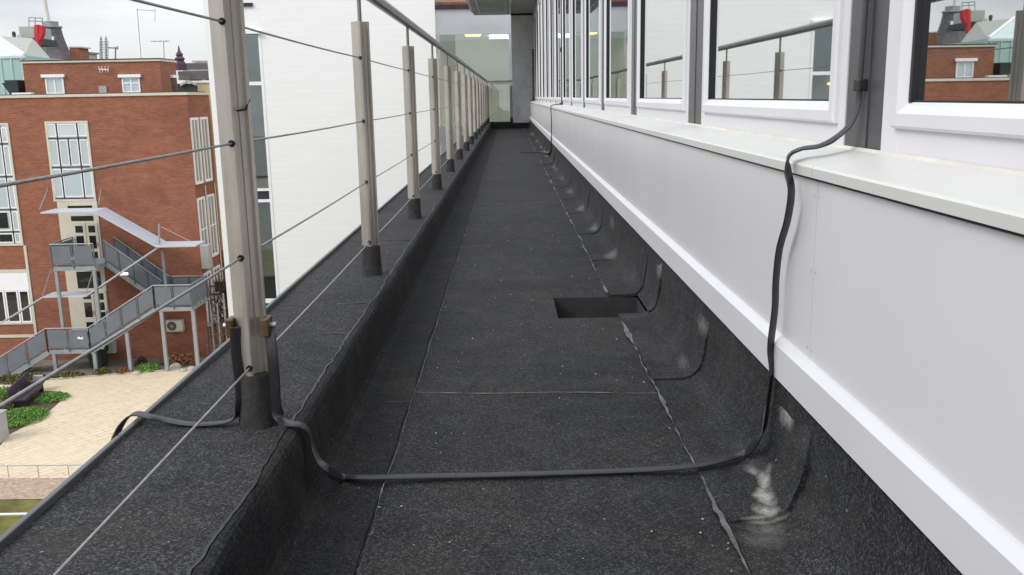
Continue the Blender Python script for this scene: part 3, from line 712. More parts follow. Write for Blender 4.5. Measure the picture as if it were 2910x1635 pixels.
MB().box(p.x-.68, p.x+.15, p.y-.33, p.y+.38, G+1.121, G+1.17, bev=.015).build('lid', MT['box_grey'], bl)

# ------------------------------------------------------------------ brick building
Wy = 46.0
bb = thing('brick_building', 'large red brick building with tall cream framed windows across the courtyard', 'building', (-22, Wy, G))
XR = -15.76; ZT = .36
wb = MB()
def rect(mb, x0, x1, z0, z1, y): mb.add([(x0, y, z0), (x1, y, z0), (x1, y, z1), (x0, y, z1)], [(0, 1, 2, 3)])
wb.box(-45, XR, Wy, 49.4, G-.1, ZT)
wb.build('wall', MT['brick'], bb)
MB().box(-45.06, XR+.06, Wy-.06, 49.46, ZT+.001, ZT+.13).build('coping', MT['cream'], bb)
MB().box(-45, XR-.1, Wy+.15, 49.2, ZT+.131, ZT+.17).build('roof', MT['roof_dark'], bb)
def glaze(name, x0, x1, z0, z1, vb, hb_, parent, pane, fr=.09, bar=.05, fm=None, proud=.05, y=Wy, inner=True):
    """window: surround + bars in one frame mesh, pane behind; vb / hb_ : bar positions (fractions)"""
    f = MB(); yF = y-proud
    f.box(x0, x0+fr, yF, y+.02, z0, z1); f.box(x1-fr, x1, yF, y+.02, z0, z1)
    f.box(x0+fr, x1-fr, yF+.003, y+.02, z0, z0+fr); f.box(x0+fr, x1-fr, yF+.003, y+.02, z1-fr, z1)
    w = f.build(name, fm or MT['cream'], parent)
    rect2 = MB(); rect(rect2, x0+fr, x1-fr, z0+fr, z1-fr, y-.012); rect2.build('pane', pane, w)
    if vb or hb_:
        bmm = MB()
        for k, s0, s1 in vb: xx = x0+(x1-x0)*k; bmm.box(xx-bar/2, xx+bar/2, yF+.012, y-.014, z1-fr-(z1-z0-2*fr)*s1, z1-fr-(z1-z0-2*fr)*s0)
        for k in hb_: zz = z1-(z1-z0)*k; bmm.box(x0+fr, x1-fr, yF+.008, y-.0145, zz-bar/2, zz+bar/2)
        bmm.build('glazing_bars', MT['black_bar'], w)
    return w
# tall stair window
w = glaze('window', -22.86, -20.74, -4.75, -.80, [(.26, 0, 1), (.74, 0, 1), (.5, .20, .55)], [.21, .57, .965], bb, MT['pale_glass'], .10)
fr = MB()
for a, b, c, d_ in ((.045, .24, .23, .55), (.28, .48, .23, .55), (.52, .72, .23, .55), (.76, .955, .23, .55), (.28, .72, .035, .19), (.045, .24, .035, .19), (.76, .955, .035, .19), (.045, .24, .595, .945), (.28, .72, .595, .945), (.76, .955, .595, .945)):
    X0, X1 = -22.86+2.12*a, -22.86+2.12*b; Z1, Z0 = -.8-3.95*c, -.8-3.95*d_
    fr.box(X0, X1, Wy-.03, Wy-.0135, Z0, Z0+.045); fr.box(X0, X1, Wy-.03, Wy-.0135, Z1-.045, Z1)
    fr.box(X0, X0+.04, Wy-.0295, Wy-.0135, Z0+.045, Z1-.045); fr.box(X1-.04, X1, Wy-.0295, Wy-.0135, Z0+.045, Z1-.045)
fr.build('casement_frame', MT['bright_white'], w)
# full-height cream door surround below it
MB().box(-22.72, -20.72, Wy-.035, Wy, -11.5, -4.76).build('door_surround', MT['cream'], bb)
MB().box(-22.2, -20.98, Wy-.05, Wy-.036, -5.18, -4.98).build('transom_light', MT['dark_glass'], bb)
MB().box(-22.1, -20.98, Wy-.05, Wy-.036, -5.75, -5.5).build('transom_light', MT['dark_glass'], bb)
def door(x0, x1, z0, z1, rows):
    d_ = MB(); d_.box(x0, x1, Wy-.09, Wy-.0365, z0, z1); o = d_.build('door', MT['cream'], bb)
    p_ = MB(); w_ = (x1-x0)
    for a, b in rows: p_.box(x0+w_*.2, x1-w_*.2, Wy-.095, Wy-.0905, z0+(z1-z0)*a, z0+(z1-z0)*b)
    p_.build('door_glass', MT['dark_glass'], o)
    MB().box(x1-w_*.14, x1-w_*.09, Wy-.13, Wy-.091, z0+(z1-z0)*.42, z0+(z1-z0)*.52).build('handle', MT['galv'], o)
door(-22.05, -21.42, -7.9, -5.85, [(.10, .28), (.36, .68), (.76, .93)]); door(-21.38, -20.82, -7.9, -5.85, [(.10, .28), (.36, .68), (.76, .93)])
MB().box(-22.15, -20.95, Wy-.06, Wy-.036, -9.2, -8.35).build('transom_light', MT['dark_glass'], bb)
door(-22.05, -21.40, -11.5, -9.35, [(.08, .24), (.36, .72), (.80, .94)]); door(-21.36, -20.76, -11.5, -9.35, [(.06, .24), (.30, .48), (.53, .72), (.78, .94)])
# left window stack
XL = -24.66
w = glaze('window', -28.0, XL, -6.95, -.84, [(.12, 0, 1), (.37, 0, 1), (.62, 0, 1), (.87, 0, 1)], [.165, .43, .70, .885], bb, MT['pale_glass'], .10)
fr = MB(); dk = MB()
for (a, b) in ((.635, .86), (.88, .965)):
    for c, d_ in ((.18, .42), (.445, .69), (.715, .875), (.895, .975), (.035, .155)):
        X0, X1 = -28+3.34*a, -28+3.34*b; Z1, Z0 = -.84-6.11*c, -.84-6.11*d_
        fr.box(X0, X1, Wy-.03, Wy-.0135, Z0, Z0+.05); fr.box(X0, X1, Wy-.03, Wy-.0135, Z1-.05, Z1)
        fr.box(X0, X0+.045, Wy-.0295, Wy-.0135, Z0+.05, Z1-.05); fr.box(X1-.045, X1, Wy-.0295, Wy-.0135, Z0+.05, Z1-.05)
fr.build('casement_frame', MT['bright_white'], w)
dk.box(-25.75, -25.3, Wy-.0285, Wy-.0137, -6.05, -5.25); dk.box(-25.85, -25.2, Wy-.0285, Wy-.0137, -6.80, -6.38); dk.build('open_casement', MT['dark_glass'], w)
MB().box(XL-.02, XL+.11, Wy-.04, Wy, -11.6, -6.951).build('surround_strip', MT['cream'], bb)
MB().box(-28, XL-.02, Wy-.04, Wy, -8.35, -8.18).build('surround_strip', MT['cream'], bb)
MB().box(-28, XL-.02, Wy-.03, Wy, -9.25, -8.351).build('blind_panel', MT['bright_white'], bb)
for k, (a, b) in enumerate(((-26.65, -25.98), (-25.94, -25.28), (-25.24, -24.70))):
    glaze('window', a, b, -10.95, -9.26, [], [], bb, MT['dark_glass'], .07, fm=MT['bright_white'], proud=.045)
MB().box(-28, XL-.02, Wy-.045, Wy, -11.05, -10.951).build('surround_strip', MT['cream'], bb)
MB().box(-28, XL-.02, Wy-.04, Wy, -11.75, -11.601).build('surround_strip', MT['cream'], bb)
# narrow windows on the return wall
for (ya, yb) in ((46.12, 47.25), (47.6, 48.75)):
    for (za, zb) in ((-4.05, -.75), (-8.0, -4.75), (-11.4, -8.6)):
        f = MB()
        f.box(XR, XR+.06, ya, ya+.12, za, zb); f.box(XR, XR+.06, yb-.12, yb, za, zb); f.box(XR, XR+.10, ya+.12, yb-.12, za, za+.12); f.box(XR, XR+.057, ya+.12, yb-.12, zb-.12, zb)
        f.box(XR+.005, XR+.045, (ya+yb)/2-.03, (ya+yb)/2+.03, za+.12, zb-.12); f.box(XR+.005, XR+.043, ya+.12, yb-.12, (za+zb)/2-.03, (za+zb)/2+.03)
        o = f.build('side_window', MT['bright_white'], bb)
        MB().box(XR, XR+.02, ya+.12, yb-.12, za+.12, zb-.12).build('pane', MT['mid_glass'], o)
for yy in (47.42, 48.95):
    MB().tube([(XR+.06, yy, -11.5), (XR+.06, yy, -4.2)], .035, 6).build('downpipe', MT['cream'], bb)
# penthouse storey set back on the roof
Py = 48.0
a = at(62, 170, Py); b = at(452, 168, Py)
ph = thing('penthouse', 'small red brick penthouse with two white windows on top of the big brick building', 'building', ((a.x+b.x)/2, Py, .5))
PX0, PX1, PZ = a.x, b.x, b.z-.10
MB().box(PX0, PX1, Py, 50.3, ZT+.172, PZ).build('wall', MT['brick'], ph)
MB().box(PX0-.05, PX1+.05, Py-.06, 50.36, PZ+.001, PZ+.10).build('coping', MT['cream'], ph)
MB().box(PX0-.08, PX1+.06, Py-.08, 50.4, PZ+.101, PZ+.15).build('roof', MT['roof_dark'], ph)
for (sx0, sx1, split) in ((128, 185, 1), (346, 401, 2)):
    u = at(sx0, 222, Py); v = at(sx1, 265, Py)
    w = glaze('window', u.x, v.x, .53, u.z+.02, [], [], ph, MT['pale_glass'], .07, fm=MT['bright_white'], y=Py)
    q = MB(); q.box((u.x+v.x)/2-.035, (u.x+v.x)/2+.035, Py-.04, Py-.014, .60, u.z-.05)
    if split == 2: q.box(u.x+.07, v.x-.07, Py-.038, Py-.0145, u.z-.30, u.z-.24)
    q.build('glazing_bars', MT['bright_white'], w)
    MB().box(u.x-.14, v.x+.10, Py-.14, Py, u.z+.02, u.z+.17).build('lintel', MT['bright_white'], ph)
u = at(281, 245, Py); v = at(305, 265, Py)
ve = MB(); ve.box(u.x, v.x, Py-.06, Py, .52, u.z); 
o = ve.build('vent', MT['box_grey'], ph)
u = at(298, 200, Py); br = MB(); br.tube([(u.x-.25, Py-.12, u.z+.05), (u.x+.25, Py-.12, u.z)], .022, 5)
for k in (-.2, -.07, .07, .2): br.tube([(u.x+k, Py-.12, u.z-.12), (u.x+k*1.2, Py-.12, u.z+.2)], .016, 5)
br.tube([(u.x, Py, u.z), (u.x, Py-.12, u.z)], .02, 5); br.build('aerial_bracket', MT['bright_white'], ph)
MB().box(PX1, PX1+.03, 49.5, 50.1, .6, 1.25).build('door', MT['black_bar'], ph)
MB().box(PX1, PX1+.15, 49.35, 50.2, 1.28, 1.42).build('lintel', MT['bright_white'], ph)
# dark skip beside it
u = at(24, 230, 48.3); v = at(68, 268, 48.3)
sk = thing('roof_skip', 'black open tank with sloped ends on the roof left of the penthouse', 'tank', ((u.x+v.x)/2, 48.3, .5))
MB().prism([(u.x-.1, 0, u.z-.12), (v.x, 0, u.z-.12), (v.x, 0, .53), (u.x+.28, 0, .53)], (0, 47.8, 0), (0, 49, 0)).build('body', MT['skip'], sk)
MB().box(u.x+.08, v.x+.02, 47.78, 49.02, u.z-.119, u.z+.02).build('lid', MT['skip'], sk)
rb = MB().box(at(45, 265, 47).x, at(100, 265, 47).x, 46.6, 46.9, ZT+.172, ZT+.26).build('roof_board', MT['bright_white']); tag(rb, 'white board lying on the roof in front of the black tank', 'board')

# ------------------------------------------------------------------ cream building behind
cb = thing('cream_building', 'cream rendered building over a brick base seen between brick and white walls', 'building', (-15, 50, G))
u = at(560, 236, 50.5)
zb = at(600, 711, 50.5).z
MB().box(u.x, -8, 50.5, 58, zb, u.z).build('wall', MT['cream_wall'], cb)
MB().box(u.x-.03, -8, 50.49, 58, G, zb-.001).build('brick_base', MT['brick'], cb)
MB().box(u.x-.08, -8, 50.42, 58.1, u.z+.001, u.z+.12).build('coping', MT['bright_white'], cb)

# ------------------------------------------------------------------ external staircase
def S2(x, y, Y): return at(x*.33180, 300+y*.33180, Y)
def S3(x, y, Y): return at(x*.33180, 700+y*.33180, Y)
YF, YM, YB = 43.5, 44.6, 45.75
st = thing('external_staircase', 'grey galvanised steel escape stair zigzagging up the brick facade to the cream doors', 'staircase', (-20, 44.5, G))
z1 = S3(600, 885, YF).z; z2 = S3(1480, 520, YF).z; z3 = S2(640, 1085+20, YF).z
z3 = S3(640, 172, YF).z
xL1a, xL1b = S3(415, 900, YF).x, S3(780, 900, YF).x
xL2a, xL2b = S3(1330, 530, YF).x, S3(1650, 530, YF).x
xL3a, xL3b = S3(450, 190, YF).x, S3(820, 190, YF).x
xBot = S3(0, 1150, YF).x - 1.6
def guard(p0, p1, name='guard', posts=2, h=1.08, gap=.10, inner=.06):
    """handrail, uprights and infill panels between two deck-level points"""
    p0, p1 = Vector(p0), Vector(p1); up = Vector((0, 0, 1)); g = thing_part(name)
    MB().tube([p0+up*h, p1+up*h], .035, 6).build('handrail', MT['galv'], g)
    n = posts
    for k in range(n):
        a_ = p0.lerp(p1, k/n); b_ = p0.lerp(p1, (k+1)/n); d_ = (b_-a_)
        i0 = a_+d_*.07; i1 = a_+d_*.93
        nrm = Vector((-d_.y, d_.x, 0)).normalized()*.012
        MB().prism([i0+up*.14, i1+up*.14, i1+up*(h-.08), i0+up*(h-.08)], -nrm, nrm).build('infill_panel', MT['mesh_panel'], g)
    fr_ = MB()
    for k in range(n+1):
        a_ = p0.lerp(p1, k/n); fr_.tube([a_-up*.10, a_+up*h], .035, 6)
    fr_.tube([p0+up*.09, p1+up*.09], .02, 5)
    fr_.build('upright', MT['galv_dark'], g)
    return g
_parts = []
def thing_part(name):
    o = bpy.data.objects.new(name, None); COL.objects.link(o); o.parent = st; o.matrix_parent_inverse = st.matrix_world.inverted(); return o
def flight(x0, za, x1, zb, y0, y1, gfront, gback):
    o = MB()
    for yy in (y0, y1-.05):
        o.prism([(x0, yy, za-.28), (x1, yy, zb-.28), (x1, yy, zb+.02), (x0, yy, za+.02)], (0, 0, 0), (0, .05, 0))
    s_ = o.build('stringer', MT['galv'], st)
    tr = MB(); n = max(6, int(abs(zb-za)/.18))
    for k in range(n):
        t = (k+.5)/n; xx = x0+(x1-x0)*t; zz = za+(zb-za)*(k+1)/n-.12; tr.box(xx-.15, xx+.15, y0+.051, y1-.051, zz-.04, zz)
    tr.build('tread', MT['galv_dark'], st)
    if gfront: guard((x0, y0-.02, za), (x1, y0-.02, zb), posts=gfront)
    if gback: guard((x0, y1+.02, za), (x1, y1+.02, zb), posts=gback)
def landing(x0, x1, z, y0, y1, front=True):
    MB().box(x0, x1, y0, y1, z-.22, z-.02).build('landing', MT['galv'], st)
    if front: guard((x0, y0-.02, z), (x1, y0-.02, z), posts=2)
slope = (z2-z1)/(xL2a-xL1b)
zBot = z1-slope*.78*(xL1a-xBot)
flight(xBot, z1-(S3(0, 1150, YF).z*0+1.62)*(xL1a-xBot)/(xL1a-S3(0, 1150, YF).x)*.93, xL1a, z1, YF, YM, 4, 0)
landing(xL1a, xL1b, z1, YF, Wy-.1)
flight(xL1b, z1, xL2a, z2, YF, YM, 4, 0)
landing(xL2a, xL2b, z2, YF, YB)
guard((xL2b, YF, z2), (xL2b, YB, z2), posts=4)
guard((xL2a+.1, YB, z2), (xL2b, YB, z2), posts=2)
flight(xL2a, z2, xL3b, z3, YM+.05, YB, 4, 4)
landing(xL3a, xL3b, z3, YF, Wy-.1)
guard((xL3a, YF, z3), (xL3a, Wy-.15, z3), posts=2)
for px_, zt in ((435, z1), (780, z1), (1370, z2), (1640, z2)):
    xx = S3(px_+15, 950, YF+.05).x if zt == z1 else S3(px_, 600, YF+.05).x
    MB().box(xx, xx+.16, YF+.02, YF+.18, G, zt-.22).build('column', MT['galv'], st)
xx = S3(1070, 780, YF).x; MB().box(xx, xx+.16, YF+.02, YF+.18, G, z1+slope*(xx-xL1b)-.25).build('column', MT['galv'], st)
for xx in (xL3a+.05, xL3b-.2): MB().box(xx, xx+.14, YF+.02, YF+.16, z1-.02, z3-.22).build('column', MT['galv'], st)
xx = xL2a+.15; MB().box(xx, xx+.12, YM-.1, YM+.02, z2, z2+2.6).build('column', MT['galv'], st)
o = MB(); u = S3(685, 790, YF-.06); o.add([(u.x-.16, YF-.06, u.z), (u.x-.05, YF-.06, u.z+.10), (u.x+.03, YF-.06, u.z+.02), (u.x+.12, YF-.06, u.z+.09), (u.x+.17, YF-.06, u.z-.03), (u.x+.03, YF-.06, u.z-.05)], [range(6)])
o.build('white_mark', MT['bright_white'], st)
# canopy zigzagging above the stair
cp = thing('stair_canopy', 'pale grey sheet canopy folded over the escape stair on thin hanger rods', 'canopy', (-20, 44.5, -6))
c1, c2 = YF+.15, YF+1.6
def slab(p, q, ya, yb, th=.07, name='canopy_sheet'):
    """p,q: (x,z) ends"""
    MB().prism([(p[0], 0, p[1]), (q[0], 0, q[1]), (q[0], 0, q[1]-th), (p[0], 0, p[1]-th)], (0, ya, 0), (0, yb, 0)).build(name, MT['canopy'], cp)
def xz(v): return (v.x, v.z)
A0 = S2(345, 915, c1); A1 = S2(800, 905, c1); A2 = S2(1335, 1205, c1); A3 = S2(1680, 1262, c1)
slab((A0.x, A0.z), (A1.x, A0.z), c1, c2); slab((A1.x+.002, A0.z), (A2.x, A2.z), c1, c2, name='canopy_sheet'); slab((A2.x+.002, A2.z), (A3.x, A2.z), c1, c2)
B0 = S3(370, 430, c1); B1 = S3(745, 415, c1)
slab((A2.x, A2.z-.09), (B1.x, B1.z), YF+.1, YM-.25, .06); slab((B0.x, B0.z), (B1.x-.002, B0.z+.01), YF+.1, YM+.1, .06)
C0_ = S3(0, 655, c1); slab((B0.x-.002, B0.z), (C0_.x, C0_.z), YF+.1, YM-.25, .06)
for (x, y, x2, y2) in ((340, 890, 412, 705), (845, 850, 865, 712)):
    MB().tube([S2(x, y, c1+.1), S2(x2, y2, Wy-.02)], .022, 5).build('hanger_rod', MT['galv'], cp)
MB().tube([S2(1365, 1200, c1+.4), S2(1362, 1015, c1+.4)], .05, 6).build('mast', MT['galv'], cp)
MB().tube([S2(1380, 1040, c1+.4), S2(1625, 1160, c1+.2)], .018, 5).build('hanger_rod', MT['galv'], cp)
for (x, y, x2, y2) in ((365, 425, 440, 190), (740, 400, 800, 195), (860-40, 400, 805, 195)):
    MB().tube([S3(x, y, c1+.05), S3(x2, y2, c1+.05)], .022, 5).build('hanger_rod', MT['galv'], cp)
u = S3(1065, 232, YM+.1)
o = MB().box(u.x-.22, u.x+.22, YM+.0, YM+.12, u.z-.07, u.z+.05).build('lamp', emis('bulkhead', (1, .93, .8), 1.2), cp)
# AC units, bin
def ac(x, z, label):
    t = thing('air_conditioner', label, 'air conditioner', (x, Wy-.3, z), 'air conditioning units under the stair')
    MB().box(x-.42, x+.42, Wy-.36, Wy-.04, z-.3, z+.3, bev=.02).build('casing', MT['acwhite'], t)
    f = MB(); n = 20
    f.add([(x-.12+.24*math.cos(2*math.pi*k/n), Wy-.37, z+.24*math.sin(2*math.pi*k/n)) for k in range(n)]+[(x-.12+.24*math.cos(2*math.pi*k/n), Wy-.359, z+.24*math.sin(2*math.pi*k/n)) for k in range(n)], [range(n)]+[(k, (k+1) % n, n+(k+1) % n, n+k) for k in range(n)])
    f.build('fan_grille', MT['black_bar'], t)
    g_ = MB()
    for k in range(5): g_.tube([(x-.12+.24*math.cos(math.pi*k/5), Wy-.375, z+.24*math.sin(math.pi*k/5)), (x-.12-.24*math.cos(math.pi*k/5), Wy-.375, z-.24*math.sin(math.pi*k/5))], .008, 4)
    g_.build('fan_guard', MT['acwhite'], t)
    MB().box(x-.4, x+.4, Wy-.3, Wy, z-.36, z-.301).build('bracket', MT['galv_dark'], t)
u = S3(1495, 682, Wy-.3); ac(u.x, u.z, 'cream air conditioner on brick wall below the right stair landing')
u = S3(915, 868, Wy-.3); ac(u.x, u.z, 'cream air conditioner half hidden behind the stair flight by the green bin')
u = S3(850, 1060, 44.6)
bi = thing('wheelie_bin', 'dark green wheeled bin standing under the staircase', 'bin', (u.x, 44.6, G))
MB().prism([(u.x-.30, 44.3, G+.08), (u.x+.30, 44.3, G+.08), (u.x+.36, 44.2, G+1.15), (u.x-.36, 44.2, G+1.15)], (0, 0, 0), (0, .7, 0)).build('body', MT['green_dark'], bi)
MB().box(u.x-.39, u.x+.39, 44.15, 44.95, G+1.151, G+1.22, bev=.02).build('lid', MT['green_dark'], bi)
for dx in (-.25, .25): MB().tube([(u.x+dx-.03, 44.9, G+.1), (u.x+dx+.03, 44.9, G+.1)], .1, 10).build('wheel', MT['black_bar'], bi)
# planting along the facade foot
rnd = random.Random(5)
for k, (px_, py_, mat, lab, rx, rz) in enumerate(((30, 1090, 'leaf_dry', 'olive weedy shrub at the foot of the first stair flight, left edge', 1.0, .35), (80, 1082, 'leaf_dry', 'low olive weeds left of the first stair column', .9, .30), (190, 1073, 'leaf_dry', 'thin weeds between the first two stair columns', .8, .14),
      (285, 1066, 'leaf_dry', 'small olive clump just right of the green bin', .4, .25), (345, 1062, 'leaf_brown', 'brown weed tuft left of the middle stair column', .35, .22), (415, 1056, 'leaf', 'green clump between the middle and right stair columns', .6, .32),
      (400, 1046, 'twig', 'dark bare bush behind the green clump', .35, .5), (490, 1040, 'leaf_brown', 'rusty brown bracken at the foot of the right stair column', .7, .65), (535, 1038, 'leaf_brown', 'rusty brown bracken in the corner beside the outermost column', .55, .6))):
    p = gp(px_, py_); shrub(lab, (p.x, p.y+.15, G), rx, .45, rz, int(900*rx), .07, MT[mat], 20+k, 'weeds along the facade foot', cat='weeds', name='weed_clump')
for k, (px_, py_, r, lab) in enumerate(((388, 1064, .22, 'pale boulder right of the middle stair column'), (500, 1046, .30, 'largest pale boulder among the brown bracken'), (543, 1050, .2, 'white stone nearest the roof edge'), (520, 1055, .16, 'small pink stone right of the largest boulder'), (175, 1078, .12, 'small flat stone on the strip left of the bin'))):
    p = gp(px_, py_); mb = MB(); bm = bmesh.new(); bmesh.ops.create_icosphere(bm, subdivisions=2, radius=r)
    for v in bm.verts: v.co *= 1+.35*nz(v.co.x*4+k*7, v.co.y*4, v.co.z*4); v.co.z *= .6
    for v in bm.verts: v.co += Vector((p.x, p.y, G+r*.25))
    bm.verts.index_update(); mb.add([v.co[:] for v in bm.verts], [[v.index for v in f.verts] for f in bm.faces]); bm.free()
    tag(mb.build('boulder', MT['stone']), lab, 'stone', 'stones along the facade foot')
# kerb edging of the planted strip
eg = MB()
pa = Vector((-24.4, 41.9, 0)); pb = Vector((-15.2, 44.1, 0)); q = (pb-pa).normalized(); nn = Vector((-q.y, q.x, 0))*.08
eg.prism([(pa.x, pa.y, G), (pb.x, pb.y, G), (pb.x+nn.x, pb.y+nn.y, G), (pa.x+nn.x, pa.y+nn.y, G)], (0, 0, .0), (0, 0, .07)); eg.build('planting_kerb', MT['stone'], None, 'structure')
# side services: floodlights, pipes, bare climber by the return wall
for k, (sx, sy, lab) in enumerate(((490+80, 805, 'upper black floodlight box fixed beside the return wall'), (490+95, 832, 'lower black floodlight box below the first one'))):
    u = at(sx+40, sy, 47.6)
    fl = thing('floodlight', lab, 'floodlight', tuple(u), 'black floodlights on the return wall')
    u = at(sx+40, sy, 47.6); MB().box(XR+.35+k*.2, XR+.85+k*.2, 46.6+k*.4, 46.9+k*.4, u.z-.25, u.z+.25, bev=.04).build('housing', MT['black_bar'], fl)
    MB().tube([(XR, 46.75+k*.4, u.z), (XR+.4+k*.2, 46.75+k*.4, u.z)], .04, 5).build('arm', MT['black_bar'], fl)
cl = thing('bare_climber', 'dark leafless climbing plant tangled up the corner by the service gate', 'climber', (-15.2, 46.3, G))
mb = MB(); rnd = random.Random(11)
for k in range(46):
    x = XR+rnd.uniform(.2, 1.3); y = 46+rnd.uniform(-.3, 1.4); z = G+rnd.uniform(0, 3.5); pts = [Vector((x, y, z))]
    for j in range(5): pts.append(pts[-1]+Vector((rnd.uniform(-.16, .16), rnd.uniform(-.15, .15), rnd.uniform(.05, .45))))
    mb.tube(pts, .022, 4, r2=.008)
mb.build('stem', MT['twig'], cl)
foliage('foliage', XR+.75, 46.5, G+1.6, .55, .6, 3.1, 420, .08, MT['twig'], cl, 9)
gt = thing('service_gate', 'rusty mesh gate and pipes in the gap beside the brick corner', 'gate', (-15, 45.2, G))
mb = MB()
for k in range(8): mb.tube([(XR+.15+k*.2, 45.3, G), (XR+.15+k*.2, 45.3, G+2.0)], .02, 4)
for zz in (.2, .8, 1.4, 2.0): mb.tube([(XR+.1, 45.3, G+zz), (XR+1.7, 45.3, G+zz)], .02, 4)
mb.build('mesh_frame', MT['galv_dark'], gt)
mb = MB(); 
for k in range(3): mb.tube([(XR+.3+k*.35, 45.9, G), (XR+.3+k*.35, 45.9, G+2.4+k*.5)], .05, 6)
mb.build('pipe', MT['stone'], gt)
cd = thing('wall_duct', 'grey metal duct hood hanging on the brick return wall', 'duct', (XR, 46.2, -9))
u = at(582, 745, 46.1); MB().box(XR+.001, XR+.45, 45.95, 46.45, u.z-.35, u.z+.9, bev=.05).build('hood', MT['box_grey'], cd)

# ------------------------------------------------------------------ white building
wy = 25.5
wt = thing('white_building', 'tall white boarded building with one narrow strip window filling the middle distance', 'building', (-5.5, wy, G))
XA, XB_, XC_, XD = -8.09, -7.72, -6.62, -1.91
HT = 9.0
def wpoly(x0, x1, name='wall'):
    MB().prism([(x0, wy, G), (x1, wy, G), (x1-(.42 if x1 == XD else 0), 30.2, G), (x0, 30.2, G)], (0, 0, 0), (0, 0, HT-G)).build(name, MT['white_wall'], wt)
wpoly(XA, XB_-.002); wpoly(XC_+.002, XD)
MB().box(XB_, XC_, wy+.2, 30.2, G, HT).build('strip_back', MT['room'], wt)
zs = at(735, 90, wy).z
MB().box(XB_, XC_, wy+.001, wy+.199, zs+.02, HT).build('wall', MT['white_wall'], wt)
MB().box(XB_-.02, XC_+.03, wy-.10, wy, zs-.06, zs+.019).build('lintel', MT['bright_white'], wt)
MB().box(XB_-.01, XB_+.06, wy+.001, wy+.199, G, zs-.06).box(XC_-.06, XC_+.012, wy-.012, wy+.199, G, zs-.06).build('jamb', MT['bright_white'], wt)
cuts = [(92, 232, 'link_glass'), (242, 500, 'link_glass'), (503, 536, 'room'), (543, 567, 'black_blue'), (575, 785, 'link_glass'), (789, 850, 'dark_glass')]
MT['link_glass'] = glass('green_glass', (.86, .91, .885), .22, .75, .15, .9, (.88, .92, .92))
MT['black_blue'] = M('spandrel_blue_black', (.03, .032, .05), .4, .1, 2)
zz = lambda y: at(760, y, wy).z
bars = [(232, 242), (536, 543), (567, 575), (500, 503), (785, 789), (850, 862)]
for (a, b, mt) in cuts:
    MB().box(XB_+.06, XC_-.06, wy+.04, wy+.05, zz(b), zz(a) if a > 92 else zs-.061).build('strip_pane', MT[mt], wt)
for a, b in bars:
    MB().box(XB_+.061, XC_-.061, wy+.0, wy+.06, zz(b), zz(a)).build('glazing_bar', MT['bright_white'] if (b-a) > 5 else MT['black_bar'], wt)
MB().box(XB_+.06, XC_-.06, wy+.03, wy+.06, -12, zz(862)).build('strip_pane', MT['dark_glass'], wt)
u = at(722, 14, wy); MB().box(XB_+.05, XC_-.14, wy-.05, wy, u.z-.04, u.z+.05).build('louvre', MT['black_bar'], wt)
# softly lit lamp behind the strip
MB().lathe((XB_+XC_)/2-.1, wy+.14, [(.10, .16), (.13, .2), (.02, .24)], 12).build('lamp', MT['lamp_warm'], wt)

# ------------------------------------------------------------------ link building at the end of the walkway
Ly = 30.3
lk = thing('link_building', 'white link block with large green tinted glazing closing the far end', 'building', (-1, Ly, G))
a = at(1248, 95, Ly); b = at(1444, 92, Ly); gz1 = (a.z+b.z)/2; gx0, gx1 = a.x, b.x
gz0 = at(1420, 342, Ly).z; sp0 = at(1260, 360, Ly).z; sp1 = at(1260, 413, Ly).z; wt0 = at(1235, 28, Ly).z
MB().box(gx0-.9, 1.2, Ly, Ly+.15, gz1, wt0).build('wall', MT['bright_white'], lk)
MB().box(gx0-.9, gx1, Ly+.005, Ly+.15, sp1, sp0).build('wall', MT['bright_white'], lk)
MB().box(gx0-.9, gx1, Ly+.002, Ly+.15, G, sp1-1.35).build('wall', MT['white_wall'], lk)
fr = MB(); fr.box(gx1, gx1+.10, Ly-.06, Ly+.1, -1.5, gz1-.001); fr.box(gx0-.05, gx0, Ly-.03, Ly+.1, sp1-1.35, gz1-.001); fr.box(gx0, gx1, Ly-.02, Ly+.05, gz1-.05, gz1-.001)
wv = fr.build('window', MT['bright_white'], lk)
MB().box(gx0, gx1, Ly+.03, Ly+.04, sp0, gz1-.051).build('pane', MT['link_glass'], wv)
MB().box(gx0, gx1, Ly+.03, Ly+.04, sp1-1.35, sp1).build('pane', MT['link_glass'], wv)
MB().box(gx0-1, gx1+.1, Ly-.1, Ly+4, wt0+.001, wt0+.14).build('roof_edge', MT['turret'], lk)
MB().prism([(gx0-1, Ly-.05, wt0+.141), (1.2, Ly-.05, wt0+.141), (1.2, Ly+4, wt0+1.6), (gx0-1, Ly+4, wt0+1.6)], (0, 0, 0), (0, 0, .08)).build('roof', MT['rust'], lk)
# interior of the link
MT['link_wall'] = M('link_interior', (.66, .60, .47), .9, .1, .8); MT['link_ceiling'] = M('link_ceiling', (.68, .74, .78), .9, .1, 1); MT['link_floor'] = M('link_floor', (.6, .68, .62), .5, .1, 1)
it = MB(); it.box(gx0-.9, 1.2, Ly+5, Ly+5.1, sp0-.2, gz1+.3); it.build('interior_wall', MT['link_wall'], lk)
MB().box(gx0-.9, 1.2, Ly+.2, Ly+5, gz1+.05, gz1+.1).build('interior_ceiling', MT['link_ceiling'], lk)
MB().box(gx0-.9, 1.2, Ly+.2, Ly+5, sp0-.15, sp0-.1).build('interior_floor', MT['link_floor'], lk)
u = at(1344, 100, Ly+1.2); MB().lathe(u.x, Ly+1.2, [(.24, gz1-.03), (.27, gz1), (.27, gz1+.04)], 16).build('ceiling_lamp', MT['lamp_warm'], lk)
u = at(1420, 108, Ly+2.2); MB().box(u.x-.35, u.x+.45, Ly+2.1, Ly+2.3, u.z-.02, u.z+.06).build('strip_lamp', MT['lamp_cool'], lk)

